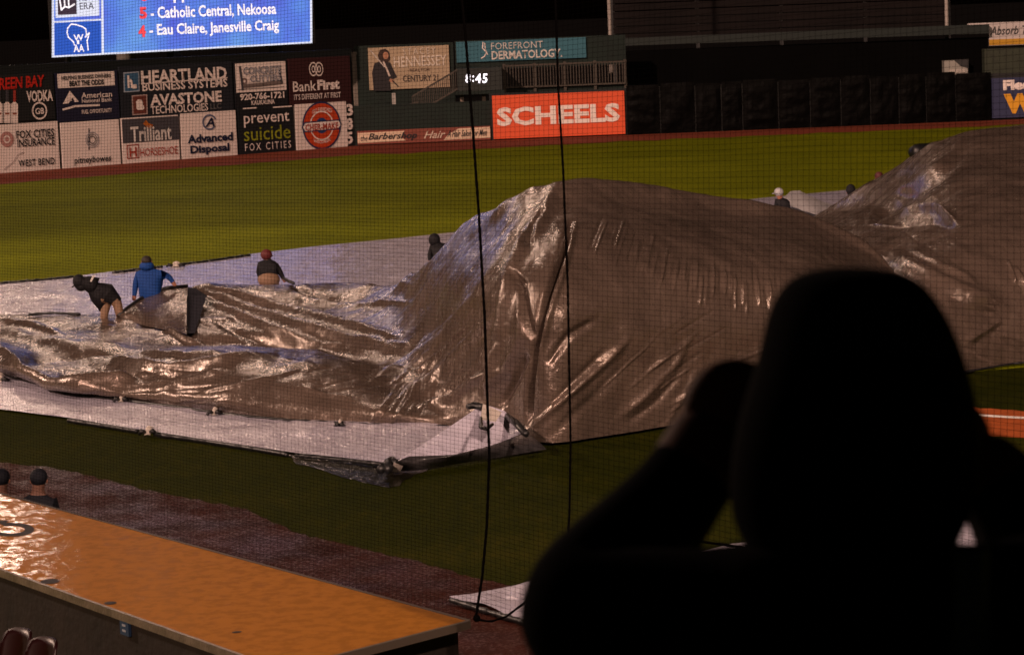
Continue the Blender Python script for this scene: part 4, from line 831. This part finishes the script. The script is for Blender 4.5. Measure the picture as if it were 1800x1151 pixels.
# 2: blue jacket
t, J, hc = worker('person in bright blue hooded rain jacket lifting the raised tarp corner', 52.6, (265, 530), (264, 512), (263, 488), (259, 472), (258, 463),
    (243, 483), (238, 502), (236, 520), (284, 482), (297, 486), (304, 496), [M_BLUE, M_PANTS, M_SKIN, M_SHOE], br=.25)
mb = MB(); mb.ell(hc + Vector((0, -.02, -.09)), (.15, .13, .10), 14, 8); mb.build('collar', M_BLUE, t, True)
capobj(t, hc, .105, mat('dark hair', (.012, .008, .006), .7), None, 'hair')
# 3: red cap
t, J, hc = worker('person in black jacket and red cap stooping at the silver tarp edge', 56.5, (473, 488), (472, 478), (470, 466), (470, 456), (469, 452),
    (458, 466), (455, 480), (460, 492), (484, 466), (492, 478), (498, 489), [M_JKT, M_TAN, M_SKIN, M_SHOE], regions={'pelvis': 1, 'pelvis>waist': 0, 'hipL': 1, 'hipR': 1}, br=.25)
capobj(t, hc, .125, mat('red cap cloth', (.08, .006, .006), .7), (0.3, .9, -.2))
mb = MB(); mb.ell(J['pelvis'][0] + Vector((0, -.08, -.03)), (.24, .2, .17), 14, 9); mb.build('shorts', M_TAN, t, True)
mb = MB(); mb.tube([D(498, 489, 56.3), D(507, 494, 56), D(516, 498, 55.5)], .035, 6); mb.build('pull_strap', M_BLACK, t, True)
# 4: black hood by the dome
t, J, hc = worker('person in black hood crouching where the flat tarp meets the dome', 56, (780, 450), (777, 444), (772, 437), (766, 428), (765, 426),
    (760, 436), (756, 447), (756, 458), (783, 435), (784, 447), (782, 458), [M_JKT, M_PANTS, M_SKIN, M_SHOE], br=.29)
capobj(t, hc, .125, M_JKT, None, 'hood', True)
# 5 - 7: heads beyond the billows
t, J, hc = worker('person in white and blue cap peering over the pale tarp flap', 70, (1380, 375), (1379, 366), (1376, 356), (1372, 349), (1370, 344),
    (1366, 354), (1364, 364), (1366, 374), (1384, 356), (1386, 364), (1384, 374), [M_JKT, M_PANTS, M_SKIN, M_SHOE], br=.2)
capobj(t, hc + Vector((0, 0, .04)), .125, mat('white cap cloth', (.32, .32, .34), .7), (-1, -.2, -.1))
t, J, hc = worker('person with dark hair half hidden left of the right billow', 68, (1500, 368), (1500, 360), (1498, 350), (1497, 344), (1496, 340),
    (1491, 350), (1488, 360), (1488, 370), (1506, 350), (1508, 360), (1508, 370), [M_JKT, M_PANTS, M_SKIN, M_SHOE], br=.2)
capobj(t, hc + Vector((0, 0, .04)), .125, M_JKT, None, 'hood', True)
t, J, hc = worker('person of whom only a dark red cap shows over the right billow', 74, (1546, 335), (1546, 330), (1546, 324), (1545, 318), (1545, 314),
    (1540, 324), (1538, 330), (1538, 338), (1552, 324), (1554, 330), (1554, 338), [M_JKT, M_PANTS, M_SKIN, M_SHOE], br=.17)
capobj(t, hc + Vector((0, 0, .02)), .12, mat('dark red cap', (.06, .008, .01), .7), (1, 0, 0))
# ------------------------------------------------------------------ dugout
HR = 1.3
P1 = G(822, 1091, HR); P0 = G(0, 868, HR); N0 = G(0, 1000, HR); N1 = G(425, 1151, HR); E2 = G(590, 1151, HR)
def isect(a, b, c, d):
    r = b - a; s = d - c; t = ((c.x - a.x) * s.y - (c.y - a.y) * s.x) / (r.x * s.y - r.y * s.x); return a + r * t
NC = isect(N0, N1, P1, E2); P0x = P0 + (P0 - P1).normalized() * 9; N0x = N0 + (N0 - NC).normalized() * 9
du = thing('dugout', 'long flat dugout roof painted orange with pale metal trim in the lower left', 'dugout', Vector((P1.x - 2, P1.y + 1, 0)))
def roof_m():
    m = bpy.data.materials.new('wet orange roof'); m.use_nodes = True; n = m.node_tree.nodes; L = m.node_tree.links; b = n['Principled BSDF']
    tc = n.new('ShaderNodeTexCoord')
    def tex(s, d, st=(1, 1, 1)):
        mp = n.new('ShaderNodeMapping'); mp.inputs['Scale'].default_value = st; L.new(tc.outputs['Object'], mp.inputs[0])
        t = n.new('ShaderNodeTexNoise'); t.inputs['Scale'].default_value = s; t.inputs['Detail'].default_value = d; t.inputs['Roughness'].default_value = .65; L.new(mp.outputs[0], t.inputs[0]); return t.outputs[0]
    cr = n.new('ShaderNodeValToRGB'); cr.color_ramp.elements[0].position = .3; cr.color_ramp.elements[1].position = .7
    cr.color_ramp.elements[0].color = (.208, .078, .0045, 1); cr.color_ramp.elements[1].color = (.226, .086, .0055, 1)
    L.new(tex(5, 10), cr.inputs[0]); L.new(cr.outputs[0], b.inputs['Base Color'])
    rr = n.new('ShaderNodeMapRange'); rr.inputs[1].default_value = .45; rr.inputs[2].default_value = .58; rr.inputs[3].default_value = .0; rr.inputs[4].default_value = .6
    L.new(tex(7, 5), rr.inputs[0]); b.inputs['Roughness'].default_value = .6; b.inputs['Specular IOR Level'].default_value = .08; b.inputs['Coat Roughness'].default_value = .05; L.new(rr.outputs[0], b.inputs['Coat Weight'])
    t = n.new('ShaderNodeTexVoronoi'); t.inputs['Scale'].default_value = 9; L.new(tc.outputs['Object'], t.inputs[0])
    bp = n.new('ShaderNodeBump'); bp.inputs['Distance'].default_value = .0022; L.new(tex(14, 4), bp.inputs['Height'])
    b2 = n.new('ShaderNodeBump'); b2.inputs['Distance'].default_value = .0022; L.new(t.outputs[0], b2.inputs['Height']); L.new(bp.outputs[0], b2.inputs['Normal']); L.new(b2.outputs[0], b.inputs['Coat Normal'])
    return m
Z = lambda p, z: Vector((p.x, p.y, z))
def slab(name, q, z0, z1, m, par=du):
    mb = MB(); mb.box8([Z(p, z0) for p in q] + [Z(p, z1) for p in q]); return mb.build(name, m, par)
quad = [N0x, NC, P1, P0x]
slab('roof_slab', quad, HR - .05, HR, roof_m())
cen = (N0x + NC + P1 + P0x) / 4
def inset(p, k): return p + (Z(cen, p.z) - p).normalized() * k
M_TRIM = mat('weathered trim metal', (.09, .072, .055), .4, .6, var=.35, vscale=6, bump=.01, bscale=20)
def strip(name, a, b, wid, z0, z1, m, outw):
    d = (b - a).normalized(); n = Vector((d.y, -d.x, 0)) * outw; mb = MB(); mb.box8([Z(a, z0), Z(b, z0), Z(b + n * wid, z0), Z(a + n * wid, z0), Z(a, z1), Z(b, z1), Z(b + n * wid, z1), Z(a + n * wid, z1)]); return mb.build(name, m, du)
strip('edge_trim', N0x, NC, .03, HR - .055, HR + .012, M_TRIM, 1); strip('edge_trim', NC, P1, .035, HR - .055, HR + .008, mat('dim trim', (.04, .03, .022), .6), 1); strip('edge_trim', P1, P0x, .03, HR - .055, HR + .006, MATS['dim trim'], 1)
M_DW = mat('dark brown dugout wall', (.010, .0065, .005), .7, .3, var=.35, vscale=3, bump=.01, bscale=12)
q2 = [inset(p, .12) for p in quad]; slab('wall', q2, -.1, HR - .051, M_DW)
# small blue sign on the wall
def on_wall(px, py):
    d = ray(px, py); a, b = Z(q2[0], 0), Z(q2[1], 0); u = (b - a).normalized(); n = Vector((u.y, -u.x, 0)); t = (a - EYE).dot(n) / d.dot(n); return EYE + d * t, u, n
c, u, n_ = on_wall(224, 1102); mb = MB(); mb.box8([c + u * s * .075 + n_ * dd + Vector((0, 0, z)) for z in (-.06, .06) for s, dd in ((-1, .03), (1, .03), (1, .005), (-1, .005))]); no_ = mb.build('notice', mat('blue notice', (.012, .03, .07), .5), du)
for k in (-1, 1):
    mb = MB(); mb.box8([c + u * s * .03 + n_ * dd + Vector((0, 0, z + k * .022)) for z in (-.009, .009) for s, dd in ((-1, .034), (1, .034), (1, .031), (-1, .031))]); mb.build('notice_print', mat('grey print', (.2, .22, .25), .6), no_)
# roof lettering: parts of big dark letters at the left
mb = MB()
def arcs(cx, cy, rx, ry, wd, a0, a1, n=26, tx=0):
    for i in range(n):
        g0 = math.radians(a0 + (a1 - a0) * i / n); g1 = math.radians(a0 + (a1 - a0) * (i + 1) / n)
        mb.quad(*[G(cx + math.cos(g) * (rx - k * wd * 1.8), cy + math.sin(g) * (ry - k * wd * .55), HR + .004) for g, k in ((g0, 0), (g1, 0), (g1, 1), (g0, 1))])
arcs(20, 930, 40, 12, 9, -120, 170); arcs(-70, 920, 60, 16, 9, 0, 360)
mb.quad(G(-30, 914, HR + .004), G(15, 914, HR + .004), G(10, 919, HR + .004), G(-30, 920, HR + .004))
o = mb.build('roof_lettering', mat('black roof paint', (.012, .01, .012), .6, .2, bump=.01, bscale=12), du)
for cx, cy, rx, ry in ((88, 1021, 17, 4), (194, 1059, 11, 2.5), (416, 1110, 9, 1.4)):
    mb = MB()
    for k in range(14): g = 2 * math.pi * k / 14; mb.v.append(tuple(G(cx + rx * math.cos(g) + ry * math.sin(g), cy + ry * math.sin(g) - rx * .12 * math.cos(g), HR + .004)))
    mb.f.append(tuple(range(14))); mb.m.append(0); mb.build('dark_mark', MATS['black roof paint'], du)
# two players by the rail beyond the roof
for px, lab in ((67, 'person in dark cap and dark shirt seen from behind above the dugout roof'), (1, 'person in dark cap cut off by the left picture edge above the dugout roof')):
    d = 28.6; M_NAVYS = mat('dark team shirt', (.004, .005, .009), .8, .2, bump=.01, bscale=10)
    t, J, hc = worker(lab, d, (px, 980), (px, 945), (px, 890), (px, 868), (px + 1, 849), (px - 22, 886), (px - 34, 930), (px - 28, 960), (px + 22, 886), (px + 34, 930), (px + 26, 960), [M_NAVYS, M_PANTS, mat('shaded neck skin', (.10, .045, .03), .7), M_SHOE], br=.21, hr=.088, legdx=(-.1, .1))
    mb = MB(); mb.ell(hc + Vector((0, 0, .03)), (.098, .11, .10), 16, 10); mb.tube([hc + Vector((0, .05, .03)), hc + Vector((0, .2, .01))], [.09, .06], 10); mb.build('cap', M_NAVYS, t, True)
# ------------------------------------------------------------------ red seats at the bottom left
M_SEAT = mat('dark red seat plastic', (.008, .0005, .0008), .4, .3)
def seat(px, py, d, lab):
    c = D(px, py, d); t = thing('stadium_seat', lab, 'seat', Vector((c.x, c.y, c.z - .85)), 'red seats behind the dugout')
    u = Vector((.6, -.8, 0)).normalized(); v = Vector((.8, .6, 0)); P = lambda a, b, z: c + u * a + v * b + Vector((0, 0, z))
    nu, nv = 12, 8; V = np.zeros((nu, nv, 3))
    for i in range(nu):
        for j in range(nv):
            a = (i / (nu - 1) - .5); b = j / (nv - 1); V[i, j] = P(a * .42 * (1 - .25 * max(0, b - .7)), -.08 * (a * 2) ** 2 + .1 * b, -.42 + .42 * b - .05 * (abs(a) * 2) ** 4 * (b > .8))
    o = grid_obj('backrest', V, M_SEAT, t); so = o.modifiers.new('thickness', 'SOLIDIFY'); so.thickness = .025
    mb = MB(); mb.box8([P(a, b, z) for z in (-.47, -.43) for a, b in ((-.2, -.02), (.2, -.02), (.2, .4), (-.2, .4))]); mb.build('seat', M_SEAT, t)
    for s in (-1, 1): mb = MB(); mb.tube([P(s * .23, 0, -.85), P(s * .23, 0, -.3), P(s * .23, .3, -.26)], .02, 6); mb.build('arm_frame', M_BLACK, t)
seat(22, 1108, 19.2, 'dark red folding seat at the bottom left corner, the one farther left'); seat(66, 1124, 18.6, 'dark red folding seat at the bottom left with a bright glint on its top edge')
# ------------------------------------------------------------------ net
nt_ = thing('safety_net', 'wide black mesh safety net hanging between the stands and the field', 'net', Vector((P1.x, P1.y, HR)))
def netpanel(xl, xr, dl, dr, hl, hr_, ybot, ytop, fan=300, thick=.0012):
    mb = MB(); inv = lambda x: 1 / (1 / dl + (1 / dr - 1 / dl) * (x - xl) / (xr - xl))
    def wp(x, y):
        dd = inv(x) + .10 * mn.noise(Vector((x * .004, y * .006, 1))); q = 3.0 * mn.noise(Vector((x * .006, y * .005, 7))), 3.0 * mn.noise(Vector((x * .005, y * .006, 17)))
        return D(x + q[0], y + q[1], dd)
    def strand(pts):
        i0 = len(mb.v)
        for p in pts:
            for ox, oz in ((-thick, 0), (0, thick), (thick, 0), (0, -thick)): pass
        n = len(pts)
        for j, p in enumerate(pts):
            t = (pts[min(j + 1, n - 1)] - pts[max(j - 1, 0)]).normalized(); a = t.cross(Vector((0, 1, 0))).normalized() * thick; b = Vector((0, thick, 0))
            mb.v += [tuple(p + a), tuple(p + b - a * .5), tuple(p - b - a * .5)]
        for j in range(n - 1):
            for q in range(3): x = i0 + j * 3 + q; y = i0 + j * 3 + (q + 1) % 3; mb.f.append((x, y, y + 3, x + 3)); mb.m.append(0)
    x = xl
    while x < xr:
        s = hl + (hr_ - hl) * (x - xl) / (xr - xl); yb_ = ybot(x); n = 26; strand([wp(x, ytop + (yb_ - ytop) * k / n) for k in range(n + 1)]); x += s
    k = -int((fan - ytop) / hl) - 2
    while True:
        yl, yr = fan + k * hl, fan + k * hr_
        if yl > 1160 and yr > 1160: break
        pts = []
        for q in range(41):
            x = xl + (xr - xl) * q / 40; y = yl + (yr - yl) * q / 40 - .018 * (x - xl)
            if ytop < y < ybot(x): pts.append(wp(x, y))
            else:
                if len(pts) > 2: strand(pts)
                pts = []
        if len(pts) > 2: strand(pts)
        k += 1
    o = mb.build('mesh_twine', M_TWINE, nt_); o['kind'] = 'stuff'
netpanel(-50, 842, 27.2, 20.9, 4.8, 7.0, lambda x: 868 + (x) * .268, -40)
rope_pts = [(838, 1088), (862, 1092), (890, 1083), (920, 1060), (950, 1030), (985, 990), (1020, 962), (1100, 935), (1300, 960), (1500, 985), (1700, 1010), (1860, 1030)]
netpanel(846, 1860, 20.0, 15.2, 8.2, 11.8, lambda x: float(np.interp(x, [q[0] for q in rope_pts], [q[1] for q in rope_pts])), -40, 300, .0012)
def rope(pts, d0, d1, r, n=60):
    Q = interp(pts, n); mb = MB(); mb.tube([D(a, b + .0, d0 + (d1 - d0) * i / n) for i, (a, b) in enumerate(Q)], [r * (1.0 + .25 * (i % 2)) for i in range(n)], 6); mb.build('rope', M_TWINE, nt_, True)
rope([(808, -40), (818, 60), (832, 240), (842, 380), (852, 560), (860, 800), (856, 920), (848, 1010), (837, 1082)], 20.4, 20.5, .011, 140)
rope([(975, -40), (981, 150), (990, 300), (998, 500), (1003, 780), (1001, 900), (997, 970)], 18.9, 18.9, .0085, 140)
rope(rope_pts, 20.1, 15.0, .008, 120)
mb = MB(); mb.ell(D(838, 1086, 20.5), (.03, .03, .03), 8, 6); mb.build('knot', M_TWINE, nt_, True)
# ------------------------------------------------------------------ stands: terrace, unseen roof and walls added to shade the spectator
M_CONC = mat('old concrete', (.12, .11, .10), .85, .2, var=.3, vscale=2)
mb = MB()
for k in range(9):
    mb.box(-9, 14, 4.6 - k * 1.0 - 1.0, 4.6 - k * 1.0, -.5, 3.2 + k * .42 if k else 3.2)
tag(mb.build('terrace', M_CONC), kind='structure')
mb = MB(); mb.box(-16, 22, -12, 2.2, 9.6, 9.9); tag(mb.build('added_shade_roof', mat('roof underside', (.02, .02, .022), .8)), kind='structure')  # out of view, added to keep the key light off the spectator
mb = MB(); mb.box(-16, 22, -12.4, -12, -.5, 9.9); mb.box(-16.4, -16, -12, 2.2, 2, 9.9); tag(mb.build('added_shade_wall', MATS['roof underside']), kind='structure')  # back and side walls added with the roof to close off light
# ------------------------------------------------------------------ foreground spectator
fd = 3.4; K = fd / F
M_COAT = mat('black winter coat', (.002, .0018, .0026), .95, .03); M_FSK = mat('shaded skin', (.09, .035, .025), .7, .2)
W = lambda x, y, o=0: D(x, y, fd + o)
R_ = lambda px: px * K
FLOORZ = 3.62
# the terrace row under the spectator is at z = 3.62
J = {'pelvis': (W(1500, 1640), (R_(255), R_(190))), 'waist': (W(1500, 1400), (R_(255), R_(180))), 'chest': (W(1500, 1150, .02), (R_(290), R_(190))), 'neck': (W(1508, 965, .04), R_(135)), 'head': (W(1508, 800, .08), R_(150)), 'crown': (W(1508, 690, .08), R_(150)),
     'shL': (W(1270, 1100, .03), R_(150)), 'elL': (W(978, 1090, .12), R_(168)), 'midL': (W(1128, 955, .22), R_(122)), 'wrL': (W(1222, 828, .30), R_(84)), 'paL': (W(1285, 728, .32), (R_(118), R_(75))),
     'shR': (W(1740, 1095, .03), R_(165)), 'elR': (W(1865, 1060, .12), R_(165)), 'midR': (W(1825, 955, .22), R_(128)), 'wrR': (W(1768, 872, .30), R_(92)), 'paR': (W(1690, 770, .32), (R_(85), R_(50)))}
for s, x in (('L', 1400), ('R', 1600)):
    hp = W(x, 1700); J['hip' + s] = (hp, .12); J['knee' + s] = (Vector((hp.x, hp.y + .02, FLOORZ + .5)), .085); J['ank' + s] = (Vector((hp.x, hp.y - .02, FLOORZ + .08)), .06); J['toe' + s] = (Vector((hp.x, hp.y + .18, FLOORZ + .05)), .05)
E = [('pelvis', 'waist'), ('waist', 'chest'), ('chest', 'neck'), ('neck', 'head'), ('head', 'crown'), ('chest', 'shL'), ('shL', 'elL'), ('elL', 'midL'), ('midL', 'wrL'), ('wrL', 'paL'), ('chest', 'shR'), ('shR', 'elR'), ('elR', 'midR'), ('midR', 'wrR'), ('wrR', 'paR'),
     ('pelvis', 'hipL'), ('hipL', 'kneeL'), ('kneeL', 'ankL'), ('ankL', 'toeL'), ('pelvis', 'hipR'), ('hipR', 'kneeR'), ('kneeR', 'ankR'), ('ankR', 'toeR')]
sp = person('person in black hood and coat seen from behind, both hands raised to the face', J, E, {'paL': 1, 'paR': 1, 'head': 1, 'crown': 1, 'toeL': 0, 'toeR': 0}, [M_COAT, M_FSK], loc=Vector((J['pelvis'][0].x, J['pelvis'][0].y, FLOORZ)))
# hood: lofted profile in picture rows (left, right) with depth
prof = [(473, 1445, 1560), (482, 1405, 1597), (501, 1374, 1628), (545, 1350, 1660), (600, 1338, 1686), (650, 1326, 1702), (700, 1308, 1716), (760, 1292, 1724), (820, 1282, 1724), (880, 1280, 1714), (930, 1290, 1694), (970, 1318, 1668), (1010, 1300, 1700)]
nr = 28; V = np.zeros((len(prof) + 1, nr + 1, 3)); PI_ = interp([(a, b, c) for a, b, c in prof], len(prof))
for i, (y, a, b) in enumerate(prof):
    cx_ = (a + b) / 2; rx = (b - a) / 2
    for k in range(nr + 1):
        g = 2 * math.pi * k / nr; q = W(cx_ + rx * math.cos(g), y, .05); dep = min(rx * K, .125) * 1.0
        V[i + 1, k] = (q.x, q.y + math.sin(g) * dep, q.z)
V[0, :] = W(1500, 470, .05)
ho = grid_obj('hood', V, M_COAT, sp)
sm = ho.modifiers.new('smooth', 'SUBSURF'); sm.levels = 1; sm.render_levels = 1
# fingers: five unequal, curled on each hand around the small camera
for s, base, sg in (('L', (1272, 722), 1), ('R', (1690, 770), -1)):
    for k, (dx, dy, ln) in enumerate([(-5, -58, 74), (22, -52, 84), (44, -38, 80), (58, -15, 64)]):
        b0 = W(base[0] + sg * dx * .6, base[1] + dy * .45, .33); 
        b1 = W(base[0] + sg * (dx + ln * .35), base[1] + dy * .8 - ln * .12, .36); b2 = W(base[0] + sg * (dx + ln * .75), base[1] + dy * .75, .35); b3 = W(base[0] + sg * (dx + ln), base[1] + dy * .55 + 12, .33)
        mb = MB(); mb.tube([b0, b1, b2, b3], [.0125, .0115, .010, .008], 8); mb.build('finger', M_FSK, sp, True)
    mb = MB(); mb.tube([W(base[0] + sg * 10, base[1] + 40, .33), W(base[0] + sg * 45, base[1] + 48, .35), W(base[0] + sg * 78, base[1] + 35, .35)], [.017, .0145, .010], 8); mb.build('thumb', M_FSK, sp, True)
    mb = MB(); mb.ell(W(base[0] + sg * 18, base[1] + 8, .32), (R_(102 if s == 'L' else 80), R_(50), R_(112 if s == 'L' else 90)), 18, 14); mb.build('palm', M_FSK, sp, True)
t = thing('compact_camera', 'small black camera held in front of the hooded face', 'camera', W(1500, 740, .42))
mb = MB(); c = W(1485, 735, .42); mb.box(c.x - .10, c.x + .10, c.y - .02, c.y + .02, c.z - .035, c.z + .035); mb.build('body', M_BLACK, t); mb = MB(); mb.tube([c + Vector((0, .02, 0)), c + Vector((0, .07, 0))], .028, 16); mb.build('lens', M_BLACK, t)
# muted teal scarf end hanging down the right of the back
V = np.zeros((10, 24, 3))
for i in range(10):
    for j in range(24):
        u = i / 9; v = j / 23; q = W(1672 + u * 66 + 4 * math.sin(v * 7), 962 + v * 420, -.16 + .015 * math.sin(u * 9 + v * 3)); V[i, j] = q
ob = grid_obj('scarf_end', V, mat('muted teal wool', (.012, .035, .04), .9, bump=.004, bscale=60), sp); so = ob.modifiers.new('thickness', 'SOLIDIFY'); so.thickness = .012
# ------------------------------------------------------------------ floodlight towers beyond the outfield
for k, (pos, watt, aim) in enumerate(TOWERS):
    t = thing('floodlight_tower', ['tall steel floodlight tower behind the video scoreboard', 'tall steel floodlight tower outside left field', 'tall steel floodlight tower behind the seats', 'tall steel floodlight tower beside the third base line'][k], 'light tower', Vector((pos[0], pos[1], 0)))
    mb = MB(); mb.tube([(pos[0], pos[1], 0), (pos[0], pos[1], pos[2] + 2)], [.5, .28], 12); mb.build('mast', M_STEEL, t, True)
    a = (Vector(aim) - Vector(pos)); h = Vector((a.x, a.y, 0)).normalized(); s = Vector((h.y, -h.x, 0))
    for r in range(3):
        mb = MB(); z = pos[2] - 1 + r * 1.2; c = Vector((pos[0], pos[1], z)) + h * .5; mb.tube([c - s * 3, c + s * 3], .08, 6); mb.build('crossarm', M_STEEL, t)
        for i in range(6):
            q = c + s * (-2.7 + i * 1.08) + h * .25; mb = MB(); mb.tube([q, q + h * .3 - Vector((0, 0, .12))], [.12, .32], 12); lh = mb.build('lamp_housing', M_STEEL, t)
            mb = MB(); q2_ = q + h * .31 - Vector((0, 0, .125)); ring = []
            x = s * .3; yv = h.cross(s) * .3
            mb.v = [tuple(q2_)] + [tuple(q2_ + x * math.cos(g * math.pi / 6) + yv * math.sin(g * math.pi / 6)) for g in range(12)]; mb.f = [(0, 1 + g, 1 + (g + 1) % 12) for g in range(12)]; mb.m = [0] * 12; mb.build('lamp_face', mat('lit lamp face', (.8, .7, .6), .5, emis=(1, .75, .6), estr=60), lh)
    ld = bpy.data.lights.new('floodlight', 'SPOT'); ld.energy = watt; ld.spot_size = math.radians(75); ld.spot_blend = .4; ld.shadow_soft_size = 1.6; ld.color = (1, .66, .50)
    lo = bpy.data.objects.new('floodlight', ld); COL.objects.link(lo); lo.location = Vector(pos) + h * 1.4; lamp_aim(lo, a)
